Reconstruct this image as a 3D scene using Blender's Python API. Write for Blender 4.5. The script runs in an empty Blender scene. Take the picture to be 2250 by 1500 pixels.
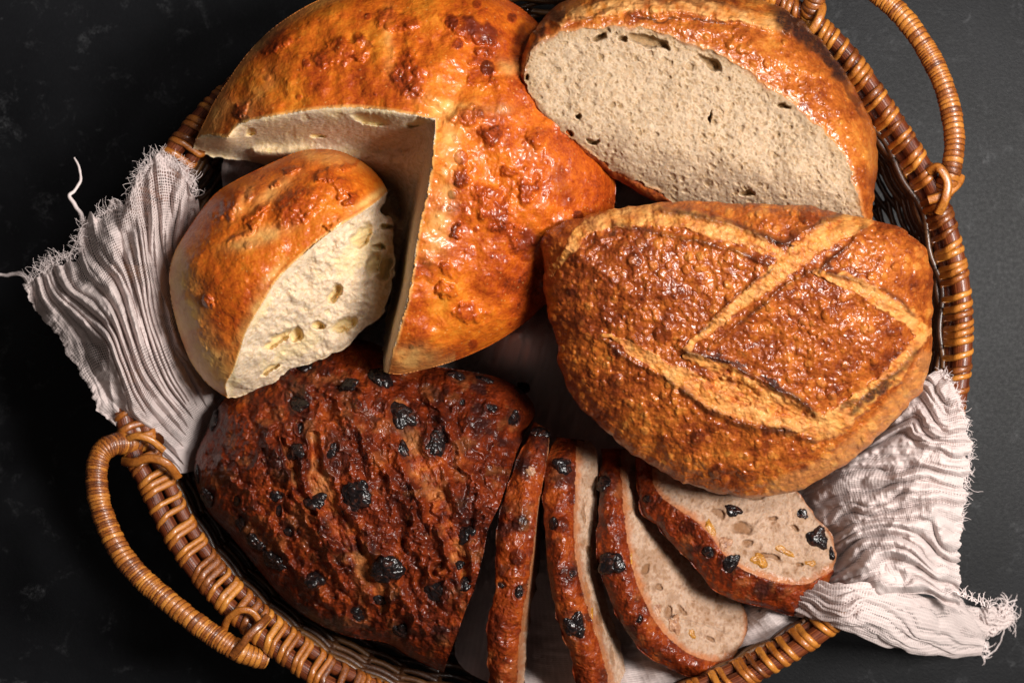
import bpy, math, random
import numpy as np
from mathutils import Vector
random.seed(7); RS = np.random.RandomState(7)
S = 0.5/2250.0            # metres per photo pixel at rim height
ZR, ZC = 400.0, 4900.0    # rim height and camera height, in the same units
C = bpy.context.scene.collection

def P(px, py, z):
    k = (ZC-z)/(ZC-ZR)
    return np.stack([(px-1125)*k*S, (750-py)*k*S, np.asarray(z, float)*S+0*px], -1)

# ------------------------------------------------------------------ noise
def _h(ix, iy, s):
    with np.errstate(over='ignore'):
        n = (ix.astype(np.int64)*374761393 + iy.astype(np.int64)*668265263 + int(s)*1442695041) & 0xffffffff
        n = ((n ^ (n >> 13))*1274126177) & 0xffffffff
        n = ((n ^ (n >> 16))*2246822519) & 0xffffffff
        n = n ^ (n >> 13)
    return (n & 0xffffff)/float(0xffffff)
def vn(x, y, s=0):
    ix = np.floor(x); iy = np.floor(y); fx = x-ix; fy = y-iy
    fx = fx*fx*fx*(fx*(fx*6-15)+10); fy = fy*fy*fy*(fy*(fy*6-15)+10)
    a = _h(ix, iy, s); b = _h(ix+1, iy, s); c = _h(ix, iy+1, s); d = _h(ix+1, iy+1, s)
    return ((a*(1-fx)+b*fx)*(1-fy)+(c*(1-fx)+d*fx)*fy)*2-1
def fbm(x, y, sc, o=4, s=0, g=.5):
    r = 0; a = 1.; t = 0; f = 1./sc
    for k in range(o):
        r = r+a*vn(x*f+17.3*k, y*f-9.1*k, s+k*7); t += a; a *= g; f *= 2.03
    return r/t*1.6
def ridge(x, y, sc, o=3, s=0):
    r = 0; a = 1.; t = 0; f = 1./sc
    for k in range(o):
        r = r+a*(1-np.abs(vn(x*f+7.7*k, y*f+3.1*k, s+k*5))*2); t += a; a *= .5; f *= 2.1
    return r/t
def worley(x, y, cell, s=0, j=.9):
    X = x/cell; Y = y/cell; ix = np.floor(X); iy = np.floor(Y)
    F1 = np.full(X.shape, 9.); F2 = np.full(X.shape, 9.); ID = np.zeros(X.shape)
    for dx in (-1, 0, 1):
        for dy in (-1, 0, 1):
            a = ix+dx; b = iy+dy
            cx = a+.5+(_h(a, b, s)-.5)*j; cy = b+.5+(_h(a, b, s+31)-.5)*j
            d = np.hypot(X-cx, Y-cy); r = _h(a, b, s+77)
            m = d < F1
            F2 = np.where(m, F1, np.minimum(F2, d)); ID = np.where(m, r, ID); F1 = np.where(m, d, F1)
    return F1*cell, F2*cell, ID
def sst(a, b, x):
    t = np.clip((x-a)/(b-a), 0, 1); return t*t*(3-2*t)
def bubbles(x, y, cell, s, rmin, rmax, keep=1.0):
    """round domes: returns height 0..r and mask"""
    F1, F2, ID = worley(x, y, cell, s, .8)
    r = rmin+(rmax-rmin)*((ID*7.31) % 1.)**2
    h = np.sqrt(np.clip(1-(F1/r)**2, 0, 1))*r
    return np.where(ID < keep, h, 0), ID

# ------------------------------------------------------------------ curves
def cat(pts, n=6, closed=False):
    p = np.array(pts, float); N = len(p); out = []
    rng = range(N) if closed else range(N-1)
    for i in rng:
        if closed: a, b, c, d = p[(i-1) % N], p[i], p[(i+1) % N], p[(i+2) % N]
        else: a, b, c, d = p[max(i-1, 0)], p[i], p[i+1], p[min(i+2, N-1)]
        for k in range(n):
            t = k/n
            out.append(.5*((2*b)+(c-a)*t+(2*a-5*b+4*c-d)*t*t+(3*b-a-3*c+d)*t**3))
    if not closed: out.append(p[-1])
    return np.array(out)
def pdist(X, Y, L, closed=False):
    """distance to polyline, nearest point, interpolated z (3rd column if any), arc parameter"""
    L = np.asarray(L, float)
    if closed: L = np.vstack([L, L[:1]])
    D = np.full(X.shape, 1e9); NX = np.zeros(X.shape); NY = np.zeros(X.shape); NZ = np.zeros(X.shape); NS = np.zeros(X.shape)
    s = 0
    for i in range(len(L)-1):
        a, b = L[i], L[i+1]; d = b[:2]-a[:2]; q = float(d@d)
        if q < 1e-9: continue
        t = np.clip(((X-a[0])*d[0]+(Y-a[1])*d[1])/q, 0, 1)
        x = a[0]+t*d[0]; y = a[1]+t*d[1]; e = np.hypot(X-x, Y-y); m = e < D
        D = np.where(m, e, D); NX = np.where(m, x, NX); NY = np.where(m, y, NY)
        NS = np.where(m, s+t*math.sqrt(q), NS); s += math.sqrt(q)
        if L.shape[1] > 2: NZ = np.where(m, a[2]+t*(b[2]-a[2]), NZ)
    return D, NX, NY, NZ, NS/max(s, 1e-9)
def inside(X, Y, L):
    L = np.asarray(L, float); r = np.zeros(X.shape, bool)
    for i in range(len(L)):
        x1, y1 = L[i][:2]; x2, y2 = L[(i+1) % len(L)][:2]
        if y1 == y2: continue
        c = ((y1 > Y) != (y2 > Y)) & (X < (x2-x1)*(Y-y1)/(y2-y1)+x1)
        r ^= c
    return r
def sdf(X, Y, L):
    D, nx, ny, _, _ = pdist(X, Y, L, True)
    return np.where(inside(X, Y, L), D, -D), nx, ny
def band(X, Y, pts, w, warp=0, seed=5):
    """soft mask round a centre line; pts may carry a width as 3rd value"""
    L = cat(pts, 5); d, _, _, z, s = pdist(X+(fbm(X, Y, 30, 3, seed)*warp), Y+(fbm(X, Y, 30, 3, seed+9)*warp), L)
    wd = z if L.shape[1] > 2 else w
    return d/np.maximum(wd, .1), s
def spots(X, Y, lst, warp=6, seed=3):
    """union of soft ellipses (cx,cy,rx,ry,deg[,amp]) -> 0..1"""
    xw = X+fbm(X, Y, 22, 3, seed)*warp; yw = Y+fbm(X, Y, 22, 3, seed+4)*warp; r = np.zeros(X.shape)
    for q in lst:
        cx, cy, rx, ry, a = q[:5]; am = q[5] if len(q) > 5 else 1
        ca, sa = math.cos(math.radians(a)), math.sin(math.radians(a))
        u = ((xw-cx)*ca+(yw-cy)*sa)/rx; v = (-(xw-cx)*sa+(yw-cy)*ca)/ry
        r = np.maximum(r, am*sst(1.15, .6, np.hypot(u, v)) if am > 0 else r)
    return r
def gauss(X, Y, lst):
    r = np.zeros(X.shape)
    for q in lst:
        cx, cy, rx, ry, a, am = q
        ca, sa = math.cos(math.radians(a)), math.sin(math.radians(a))
        u = ((X-cx)*ca+(Y-cy)*sa)/rx; v = (-(X-cx)*sa+(Y-cy)*ca)/ry
        r = r+am*np.exp(-(u*u+v*v))
    return r
def dome(d, R, p=2.0):
    t = np.clip((d+7)/(R+7), 0, 1); return (1-(1-t)**p)**(1/p)

# ------------------------------------------------------------------ objects
def link(o, parent=None, **kw):
    C.objects.link(o)
    if parent: o.parent = parent
    for k, v in kw.items():
        if v is not None: o[k] = v
    return o
def thing(name, loc, label, category, group=None):
    e = bpy.data.objects.new(name, None); e.empty_display_size = .02; e.location = loc
    return link(e, None, label=label, category=category, group=group)
def mesh(name, V, F4, material, parent=None, F3=None, attrs=None, uv=None, smooth=True, **kw):
    """V (n,3) world metres; F4 (m,4), F3 (k,3) index arrays"""
    org = np.array(parent_world(parent)); V = np.asarray(V, float)-org
    F4 = np.asarray(F4, np.int32).reshape(-1, 4); F3 = np.zeros((0, 3), np.int32) if F3 is None else np.asarray(F3, np.int32).reshape(-1, 3)
    me = bpy.data.meshes.new(name); nl = F4.size+F3.size
    me.vertices.add(len(V)); me.vertices.foreach_set('co', V.astype(np.float32).ravel())
    me.loops.add(nl); li = np.concatenate([F4.ravel(), F3.ravel()]).astype(np.int32)
    me.loops.foreach_set('vertex_index', li)
    me.polygons.add(len(F4)+len(F3))
    st = np.concatenate([np.arange(len(F4))*4, F4.size+np.arange(len(F3))*3]).astype(np.int32)
    me.polygons.foreach_set('loop_start', st)
    if uv is not None:
        l = me.uv_layers.new(name='UVMap'); l.data.foreach_set('uv', np.asarray(uv, np.float32)[li].ravel())
    for k, a in (attrs or {}).items():
        at = me.attributes.new(k, 'FLOAT', 'POINT'); at.data.foreach_set('value', np.asarray(a, np.float32).ravel())
    me.update(calc_edges=True); me.validate()
    if smooth: me.polygons.foreach_set('use_smooth', np.ones(len(me.polygons), bool))
    me.materials.append(material)
    o = bpy.data.objects.new(name, me)
    return link(o, parent, **kw)
def parent_world(p):
    x = np.zeros(3)
    while p is not None: x = x+np.array(p.location[:]); p = p.parent
    return x

class Field: pass
def grid(L, step, pad=4):
    L = np.asarray(L); x0, y0 = L[:, 0].min()-pad, L[:, 1].min()-pad; x1, y1 = L[:, 0].max()+pad, L[:, 1].max()+pad
    xs = np.arange(x0, x1+step, step); ys = np.arange(y0, y1+step, step); X, Y = np.meshgrid(xs, ys)
    f = Field(); f.X, f.Y, f.step, f.x0, f.y0 = X, Y, step, x0, y0
    f.D, f.NX, f.NY = sdf(X, Y, L)
    f.L = L
    return f
def sample(f, px, py):
    c = int(round((px-f.x0)/f.step)); r = int(round((py-f.y0)/f.step))
    r = min(max(r, 2), f.Z.shape[0]-3); c = min(max(c, 2), f.Z.shape[1]-3)
    z = f.Z[r, c]; k = max(1, int(10/f.step)); Zs = f.Z
    r0, r1, c0, c1 = max(r-k, 0), min(r+k, Zs.shape[0]-1), max(c-k, 0), min(c+k, Zs.shape[1]-1)
    gx = (Zs[r, c1]-Zs[r, c0])/((c1-c0)*f.step); gy = (Zs[r1, c]-Zs[r0, c])/((r1-r0)*f.step)
    return z, Vector((-gx, gy, 1)).normalized()
def solid(f, root, part_cells, material, attrs, center, zb, skirt=((3, .3), (14, .65), (40, .92), (80, 1.)), base='crust', low=None):
    """build each part of a loaf from the field f.Z; part_cells: {name: bool per cell}; the base part also gets underside"""
    X, Y, D = f.X.copy(), f.Y.copy(), f.D
    out = D <= 0; X[out] = f.NX[out]; Y[out] = f.NY[out]
    ins = ~out; cell = ins[:-1, :-1] | ins[1:, :-1] | ins[:-1, 1:] | ins[1:, 1:]
    R, Cc = X.shape; idx = np.arange(R*Cc).reshape(R, Cc)
    V = P(X, Y, f.Z).reshape(-1, 3)
    rest = cell.copy(); res = {}
    for nm, m in part_cells.items():
        m = m & rest; rest &= ~m; res[nm] = m
    res[base] = rest
    for nm, m in res.items():
        r, c = np.nonzero(m)
        if not len(r): continue
        F = np.stack([idx[r, c], idx[r+1, c], idx[r+1, c+1], idx[r, c+1]], -1)
        VV = V; A = {k: v.ravel() for k, v in attrs.items()}; F3 = None
        if nm == base:
            pc = np.pad(cell, 1); E = []
            up = cell & ~pc[:-2, 1:-1]; dn = cell & ~pc[2:, 1:-1]; lf = cell & ~pc[1:-1, :-2]; rt = cell & ~pc[1:-1, 2:]
            r, c = np.nonzero(up); E.append(np.stack([idx[r, c], idx[r, c+1]], -1))
            r, c = np.nonzero(lf); E.append(np.stack([idx[r+1, c], idx[r, c]], -1))
            r, c = np.nonzero(dn); E.append(np.stack([idx[r+1, c+1], idx[r+1, c]], -1))
            r, c = np.nonzero(rt); E.append(np.stack([idx[r, c+1], idx[r+1, c+1]], -1))
            E = np.concatenate(E); bv = np.unique(E); mp = -np.ones(R*Cc, int); mp[bv] = np.arange(len(bv))
            bx, by, bz = X.ravel()[bv], Y.ravel()[bv], f.Z.ravel()[bv]
            dx, dy = center[0]-bx, center[1]-by; q = np.hypot(dx, dy)+1e-6; dx /= q; dy /= q
            prev = bv; n = len(V); Vs = [V]; Fs = [F]; Ab = {k: [v] for k, v in A.items()}
            for inw, fr in skirt:
                inn = np.minimum(inw, q*.8)
                pz = bz+(zb-bz)*fr
                Vs.append(P(bx+dx*inn, by+dy*inn, pz)); cur = n+np.arange(len(bv)); n += len(bv)
                e0, e1 = mp[E[:, 0]], mp[E[:, 1]]
                Fs.append(np.stack([prev[e0], prev[e1], cur[e1], cur[e0]], -1))
                for k in Ab: Ab[k].append(A[k][bv])
                prev = cur
            Vs.append(P(np.array([center[0]]), np.array([center[1]]), np.array([zb]))); ci = n
            for k in Ab: Ab[k].append(np.array([0.]))
            F3 = np.stack([prev[e0], prev[e1], np.full(len(e0), ci)], -1)
            VV = np.concatenate(Vs); F = np.concatenate(Fs); A = {k: np.concatenate(v) for k, v in Ab.items()}
        used = np.unique(np.concatenate([F.ravel(), F3.ravel()]) if F3 is not None else F.ravel())
        mp2 = np.zeros(len(VV), int); mp2[used] = np.arange(len(used))
        mesh(nm, VV[used], mp2[F], material, root, mp2[F3] if F3 is not None else None, {k: v[used] for k, v in A.items()})
def cells(a):
    return (a[:-1, :-1].astype(int)+a[1:, :-1]+a[:-1, 1:]+a[1:, 1:]) >= 3

def sweep(path, prof, closed=False, up=np.array([0, 0, 1.])):
    """path (n,3); prof (n,m,2) offsets in (side, up) per station -> V,F"""
    path = np.asarray(path); n = len(path)
    if closed: T = np.roll(path, -1, 0)-np.roll(path, 1, 0)
    else: T = np.gradient(path, axis=0)
    T /= np.linalg.norm(T, axis=1)[:, None]+1e-12
    sd = np.cross(T, up); ln = np.linalg.norm(sd, axis=1)[:, None]; sd = sd/(ln+1e-9)
    u2 = np.cross(sd, T); prof = np.asarray(prof)
    if prof.ndim == 2: prof = np.repeat(prof[None], n, 0)
    m = prof.shape[1]
    V = path[:, None]+sd[:, None]*prof[..., :1]+u2[:, None]*prof[..., 1:2]
    i = np.arange(n if closed else n-1)[:, None]; j = np.arange(m)[None]
    a = i*m+j; b = i*m+(j+1) % m; c = ((i+1) % n)*m+(j+1) % m; d = ((i+1) % n)*m+j
    F = np.stack([a, b, c, d], -1).reshape(-1, 4)
    return V.reshape(-1, 3), F
def circ(r, m=10, sx=1, sy=1):
    a = np.arange(m)/m*2*np.pi; return np.stack([np.cos(a)*r*sx, np.sin(a)*r*sy], -1)
class Acc:
    def __init__(s): s.V = []; s.F = []; s.n = 0; s.A = []
    def add(s, V, F, a=0.):
        s.V.append(V); s.F.append(F+s.n); s.n += len(V); s.A.append(np.full(len(V), a) if np.isscalar(a) else a)
    def build(s, name, m, parent=None, **kw):
        return mesh(name, np.concatenate(s.V), np.concatenate(s.F), m, parent, attrs={'rnd': np.concatenate(s.A)}, **kw)

# ------------------------------------------------------------------ materials
class Mt:
    def __init__(s, name):
        s.m = bpy.data.materials.new(name); s.m.use_nodes = True; s.t = s.m.node_tree; s.t.nodes.clear()
        s.out = s.t.nodes.new('ShaderNodeOutputMaterial'); s.b = s.t.nodes.new('ShaderNodeBsdfPrincipled')
        s.t.links.new(s.b.outputs[0], s.out.inputs[0])
    def n(s, ty, ins=None, **kw):
        x = s.t.nodes.new('ShaderNode'+ty)
        for k, v in kw.items(): setattr(x, k, v)
        for k, v in (ins or {}).items(): s.set(x.inputs[k], v)
        return x
    def set(s, sock, v):
        if isinstance(v, bpy.types.NodeSocket): s.t.links.new(v, sock)
        elif isinstance(v, bpy.types.Node): s.t.links.new(v.outputs[0], sock)
        else:
            if hasattr(v, '__len__') and len(v) == 3 and sock.type == 'RGBA': v = (*v, 1)
            sock.default_value = v
    def attr(s, name): return s.n('Attribute', attribute_name=name).outputs['Fac']
    def obj(s): return s.n('TexCoord').outputs['Object']
    def noise(s, sc, det=3, rough=.55, vec=None, dist=0):
        return s.n('TexNoise', {'Vector': vec if vec is not None else s.obj(), 'Scale': sc, 'Detail': det, 'Roughness': rough, 'Distortion': dist}).outputs['Fac']
    def vor(s, sc, feat='F1', vec=None, rnd=1, out='Distance'):
        return s.n('TexVoronoi', {'Vector': vec if vec is not None else s.obj(), 'Scale': sc, 'Randomness': rnd}, feature=feat).outputs[out]
    def math(s, op, a, b=0., clamp=False):
        x = s.n('Math', operation=op, use_clamp=clamp); s.set(x.inputs[0], a); s.set(x.inputs[1], b); return x.outputs[0]
    def mr(s, v, a, b, c=0., d=1.):
        return s.n('MapRange', {0: v, 1: a, 2: b, 3: c, 4: d}).outputs[0]
    def mix(s, f, a, b):
        x = s.n('Mix', data_type='RGBA'); s.set(x.inputs[0], f); s.set(x.inputs[6], a); s.set(x.inputs[7], b); return x.outputs[2]
    def mixf(s, f, a, b):
        x = s.n('Mix', data_type='FLOAT'); s.set(x.inputs[0], f); s.set(x.inputs[2], a); s.set(x.inputs[3], b); return x.outputs[0]
    def ramp(s, f, stops):
        x = s.n('ValToRGB', {0: f}); e = x.color_ramp.elements
        while len(e) < len(stops): e.new(.5)
        for i, (p, c) in enumerate(stops): e[i].position = p; e[i].color = (*c, 1)
        return x.outputs[0]
    def bump(s, h, dist, strength=1., nrm=None):
        i = {'Height': h, 'Distance': dist, 'Strength': strength}
        if nrm is not None: i['Normal'] = nrm
        return s.n('Bump', i).outputs[0]
    def px(s, p): return 1./(p*S)        # noise scale for a feature of p photo pixels

CRUMB = (.60, .47, .30)
def crust_mat(name, stops, pale, char, crumb=CRUMB, hole=(.55, .42, .14), rough=(.28, .5), coat=.5, fine=.5, wr=1.0, spec=.5):
    m = Mt(name); co = m.obj()
    tone = m.attr('tone'); n1 = m.noise(m.px(26), 5, .6, co); n2 = m.noise(m.px(5), 3, .6, co)
    t = m.math('ADD', tone, m.math('MULTIPLY', m.math('SUBTRACT', n1, .5), .75)); t = m.math('ADD', t, m.math('MULTIPLY', m.math('SUBTRACT', n2, .5), .55))
    col = m.ramp(t, stops)
    sp = m.mr(m.vor(m.px(17), 'F1', co), .05, .16, 1, 0)     # pale salt-like specks in the glaze
    col = m.mix(m.math('MULTIPLY', sp, .35), col, pale)
    pm = m.math('MULTIPLY', m.attr('pale'), m.mr(n1, .2, .6, .6, 1.), True)
    col = m.mix(pm, col, pale)
    cm = m.math('MULTIPLY', m.attr('char'), m.mr(n2, .2, .6, .55, 1.), True)
    col = m.mix(cm, col, char)
    cr = m.attr('crumb')
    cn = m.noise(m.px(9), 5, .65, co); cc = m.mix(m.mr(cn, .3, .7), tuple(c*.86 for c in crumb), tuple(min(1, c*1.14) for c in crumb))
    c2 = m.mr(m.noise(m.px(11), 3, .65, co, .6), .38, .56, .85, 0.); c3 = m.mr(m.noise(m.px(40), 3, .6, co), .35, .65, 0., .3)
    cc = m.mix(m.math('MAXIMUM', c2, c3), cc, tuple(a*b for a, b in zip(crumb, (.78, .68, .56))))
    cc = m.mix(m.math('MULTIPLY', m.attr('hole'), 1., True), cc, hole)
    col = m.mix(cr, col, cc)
    m.set(m.b.inputs['Base Color'], col)
    rr = m.mr(m.noise(m.px(12), 3, .5, co), .3, .7, rough[0], rough[1])
    rr = m.math('ADD', rr, m.math('MULTIPLY', pm, .12))
    dry = m.attr('dry'); rr = m.mixf(dry, rr, .75)
    m.set(m.b.inputs['Roughness'], m.mixf(cr, rr, .85))
    dc = m.math('SUBTRACT', 1., m.math('MAXIMUM', cr, dry), True)
    m.set(m.b.inputs['Coat Weight'], m.math('MULTIPLY', dc, coat)); m.set(m.b.inputs['Coat Roughness'], .19)
    m.set(m.b.inputs['Specular IOR Level'], m.mixf(cr, spec*.5, .1))
    m.set(m.b.inputs['Subsurface Weight'], m.math('MULTIPLY', cr, .35)); m.b.inputs['Subsurface Radius'].default_value = (1, .6, .35); m.b.inputs['Subsurface Scale'].default_value = 14*S
    h = m.math('ADD', m.noise(m.px(24), 2, .5, co, .9), m.math('MULTIPLY', m.noise(m.px(9), 1, .5, co, .5), .4))
    h2 = m.math('ADD', m.noise(m.px(14), 3, .6, co), m.math('MULTIPLY', m.vor(m.px(11), 'F1', co), .5))
    hh = m.mixf(cr, h, h2)
    m.set(m.b.inputs['Normal'], m.bump(hh, m.mixf(cr, 7*S*wr, 3.5*S), fine))
    return m.m

# ================================================================== SETTING
def build_table():
    m = Mt('slate_black'); co = m.obj()
    n = m.noise(9, 6, .6, co); f = m.noise(m.px(9), 3, .6, co)
    v = m.math('MULTIPLY', m.mr(m.noise(m.px(70), 5, .7, co, .8), .56, .78), m.mr(m.noise(m.px(12), 4, .7, co, 1.5), .42, .68))
    col = m.mix(m.mr(n, .35, .7), (.0035, .0037, .0045), (.009, .0094, .011)); col = m.mix(m.math('MULTIPLY', v, .8), col, (.085, .087, .092))
    sp = m.mr(m.vor(m.px(120), 'F1', co), .006, .014, 1, 0); col = m.mix(m.math('MULTIPLY', sp, .5), col, (.35, .33, .28))
    m.set(m.b.inputs['Base Color'], col); m.set(m.b.inputs['Roughness'], m.mr(f, .3, .7, .40, .5)); m.b.inputs['Specular IOR Level'].default_value = .11
    m.set(m.b.inputs['Normal'], m.bump(m.math('ADD', f, m.noise(m.px(3.5), 2, .6, co)), 1.2*S, .4))
    V = [(x*4, y*4, z) for z in (0, -.02) for x, y in ((-.9, -.7), (.9, -.7), (.9, .7), (-.9, .7))]
    F = [(0, 1, 2, 3), (7, 6, 5, 4), (0, 4, 5, 1), (1, 5, 6, 2), (2, 6, 7, 3), (3, 7, 4, 0)]
    mesh('table_top', V, F, m.m, smooth=False, kind='structure')

# ================================================================== BASKET
RIM = cat([(1180, -100), (1500, -72), (1690, 2), (1825, 98), (1935, 245), (2035, 410), (2085, 560), (2103, 700), (2094, 850), (2050, 1040), (1955, 1225), (1800, 1375), (1600, 1492),
           (1400, 1570), (1180, 1610), (930, 1575), (742, 1500), (682, 1462), (590, 1394), (518, 1330), (470, 1280), (422, 1218), (374, 1138), (338, 1060), (304, 985), (275, 860),
           (268, 720), (275, 590), (318, 440), (390, 340), (478, 240), (600, 140), (740, 50), (900, -30)], 12, True)
def resample(L, step, closed=True):
    L = np.asarray(L, float)
    Q = np.vstack([L, L[:1]]) if closed else L
    s = np.concatenate([[0], np.cumsum(np.linalg.norm(np.diff(Q[:, :], axis=0), axis=1))]); n = int(s[-1]/step)
    t = np.linspace(0, s[-1], n, endpoint=not closed)
    return np.stack([np.interp(t, s, Q[:, k]) for k in range(Q.shape[1])], -1)
RIMC = RIM.mean(0)
def ground(a, z):   # photo pixel list -> world point at height z
    return P(a[:, 0], a[:, 1], np.full(len(a), float(z)) if np.isscalar(z) else z)

def cane_mats():
    def base(name, light, mid, dark, rough, grain):
        m = Mt(name); co = m.obj(); r = m.attr('rnd')
        n = m.noise(m.px(22), 4, .6, co); g = m.noise(m.px(4), 3, .6, co)
        st = m.mr(m.noise(m.px(14), 4, .7, co, 1.), .52, .72)
        t = m.math('ADD', m.math('MULTIPLY', r, .6), m.math('MULTIPLY', n, .55)); t = m.math('ADD', t, m.math('MULTIPLY', m.math('SUBTRACT', g, .5), grain))
        col = m.ramp(t, [(.2, dark), (.5, mid), (.95, light)])
        col = m.mix(m.math('MULTIPLY', st, .7), col, tuple(c*.35 for c in mid))
        m.set(m.b.inputs['Base Color'], col); m.set(m.b.inputs['Roughness'], m.mr(n, .3, .7, rough, rough+.2))
        m.b.inputs['Coat Weight'].default_value = .45; m.b.inputs['Coat Roughness'].default_value = .2
        m.set(m.b.inputs['Normal'], m.bump(m.math('ADD', g, m.noise(m.px(16), 2, .5, co)), 2*S, .5))
        return m.m
    a = base('cane_tan', (.52, .20, .026), (.29, .082, .009), (.085, .019, .004), .34, .5)
    m = Mt('reed_brown'); co = m.obj(); r = m.attr('rnd')       # rnd carries the angle round the rod: grain runs along it
    w = m.noise(m.px(60), 3, .6, co); g = m.noise(1.0, 2, .7, m.n('CombineXYZ', {0: m.math('MULTIPLY', r, 26.), 1: m.math('MULTIPLY', w, 1.5), 2: 0.}).outputs[0])
    col = m.ramp(m.math('ADD', g, m.math('MULTIPLY', m.math('SUBTRACT', w, .5), .5)), [(.25, (.022, .004, .002)), (.5, (.11, .022, .006)), (.75, (.28, .08, .02))])
    m.set(m.b.inputs['Base Color'], col); m.b.inputs['Roughness'].default_value = .38; m.b.inputs['Specular IOR Level'].default_value = .25; m.b.inputs['Coat Weight'].default_value = .2; m.b.inputs['Coat Roughness'].default_value = .15
    m.set(m.b.inputs['Normal'], m.bump(g, 2*S, .7))
    c = base('weave_cane', (.14, .055, .010), (.055, .017, .004), (.014, .004, .002), .42, .6)
    return a, m.m, c
def ring_frame(L):
    T = np.roll(L, -1, 0)-np.roll(L, 1, 0); T /= np.linalg.norm(T, axis=1)[:, None]
    N = np.stack([T[:, 1], -T[:, 0]], -1)
    if ((L+N*10-RIMC)**2).sum(1).mean() < ((L-RIMC)**2).sum(1).mean(): N = -N
    return T, N
def strip(path, nrm, wid, th, rnd, acc, flat=5):
    """flat cane strip: path (n,3) world, nrm (n,3) outward, lens section"""
    T = np.gradient(path, axis=0); T /= np.linalg.norm(T, axis=1)[:, None]+1e-12
    sd = np.cross(T, nrm); sd /= np.linalg.norm(sd, axis=1)[:, None]+1e-9
    xs = np.linspace(-1, 1, flat); hs = 1-np.abs(xs)**2.6
    w = np.asarray(wid)*S/2*np.ones(len(path)); t = th*S
    V = []
    for x, h in zip(xs, hs): V.append(path+sd*(x*w)[:, None]+nrm*(t*h))
    for x in xs[::-1]: V.append(path+sd*(x*.9*w)[:, None]-nrm*(t*.3))
    V = np.stack(V, 1); n, k = V.shape[:2]
    i = np.arange(n-1)[:, None]; j = np.arange(k)[None]
    F = np.stack([i*k+j, i*k+(j+1) % k, (i+1)*k+(j+1) % k, (i+1)*k+j], -1).reshape(-1, 4)
    acc.add(V.reshape(-1, 3), F, rnd)
def build_basket():
    tan, reed, weave = cane_mats()
    root = thing('wicker_basket', tuple(P(RIMC[0], RIMC[1], 0.)), 'large oval wicker basket with dark reed rim bound in glossy tan cane', 'basket')
    L = resample(RIM, 6.); T, N = ring_frame(L)
    # rim rods
    lf = sst(1900, 900, L[:, 0])          # the two rods lie more side by side on the left
    offI = -(13+15*lf); zI = 366+16*lf
    for off, rad, z, nm in ((13, 20.5, 400, 'rim_rod'), (offI[:, None], 16, zI, 'rim_rod')):
        Q = L+N*off
        wob = vn(np.arange(len(Q))/40., np.zeros(len(Q)), 5)*1.5
        V, F = sweep(ground(Q, z+wob), circ(rad*S, 20), True)
        ang = np.tile(np.arange(20)/20., len(Q)); ang = np.abs(ang-.5)*2
        mesh(nm, V, F, reed, root, attrs={'rnd': ang+0.3})
    # cane binding round both rods
    acc = Acc(); s = 0.; tot = len(L)*6.; k = 0
    rr = random.Random(3)
    while s < tot-10:
        g = rr.choice([1, 1, 2, 2, 3])
        for q in range(g):
            w = rr.uniform(12, 17); skew = rr.uniform(14, 24)+ (6 if rr.random() < .2 else 0)
            q0 = int(s/6.) % len(L); c1, r1, c2, r2 = np.array([13., 400.]), 21.3, np.array([offI[q0], zI[q0]]), 17.
            dv = c1-c2; tt = math.atan2(dv[1], dv[0])+math.acos((r2-r1)/np.hypot(*dv))
            th = np.concatenate([np.linspace(-.25*np.pi, tt, 16), np.linspace(tt, 1.3*np.pi, 14)]); on1 = np.arange(30) < 16
            al = s+skew*(np.linspace(0, 1, 30)-.4)*1.6
            fi = (al/6.) % len(L); i0 = np.floor(fi).astype(int) % len(L); fr = fi-np.floor(fi); i1 = (i0+1) % len(L)
            c = L[i0]*(1-fr)[:, None]+L[i1]*fr[:, None]; nn = N[i0]*(1-fr)[:, None]+N[i1]*fr[:, None]
            ct, st = np.cos(th), np.sin(th)
            ox = np.where(on1, c1[0]+r1*ct, c2[0]+r2*ct); oz = np.where(on1, c1[1]+r1*st, c2[1]+r2*st)
            nrm = np.stack([nn[:, 0]*ct, -nn[:, 1]*ct, st], -1); nrm /= np.linalg.norm(nrm, axis=1)[:, None]
            p = c+nn*ox[:, None]
            strip(P(p[:, 0], p[:, 1], oz), nrm, w, 3., rr.random(), acc)
            s += w*.92+rr.uniform(-1, 3)
        s += rr.uniform(7, 24)
    acc.build('cane_binding', tan, root)
    # woven sides
    acc = Acc(); ns = 62; rows = 25
    def scl(z): t = np.clip((z-12)/372., 0, 1); return .70+.268*(1-(1-t)**2.6)
    st = Acc()
    Lr = resample(RIM, 12.); n = len(Lr); ph = np.arange(n)/n*2*np.pi*ns/2
    for r in range(rows):
        z = 366-r*14.2; sc = scl(z); Q = RIMC+(Lr-RIMC)*sc; Tq, Nq = ring_frame(Q)
        amp = 6.; Q = Q+Nq*(amp*np.sin(ph+np.pi*r))[:, None]
        zz = z+2.*np.sin(ph*.37+r)+vn(np.arange(n)/30., np.full(n, r*3.), 3)*3
        rnd = .5+.5*vn(np.arange(n)/14., np.full(n, r*5.), 8)
        V, F = sweep(P(Q[:, 0], Q[:, 1], zz), circ(1, 8)*np.array([7.*S, 9.*S]), True)
        acc.add(V, F, np.repeat(rnd, 8))
    acc.build('woven_side', weave, root)
    for i in range(ns):
        zz = np.linspace(382, 12, 12); a = i/ns*n
        b = Lr[int(a) % n]; q = np.array([RIMC+(b-RIMC)*scl(z) for z in zz])
        V, F = sweep(P(q[:, 0], q[:, 1], zz), circ(6*S, 8), up=np.array([.3, .2, 1])/1.1)
        st.add(V, F, rnd if np.isscalar(rnd) else .3)
    st.build('stake_frame', weave, root)
    # woven base
    acc = Acc()
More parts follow.
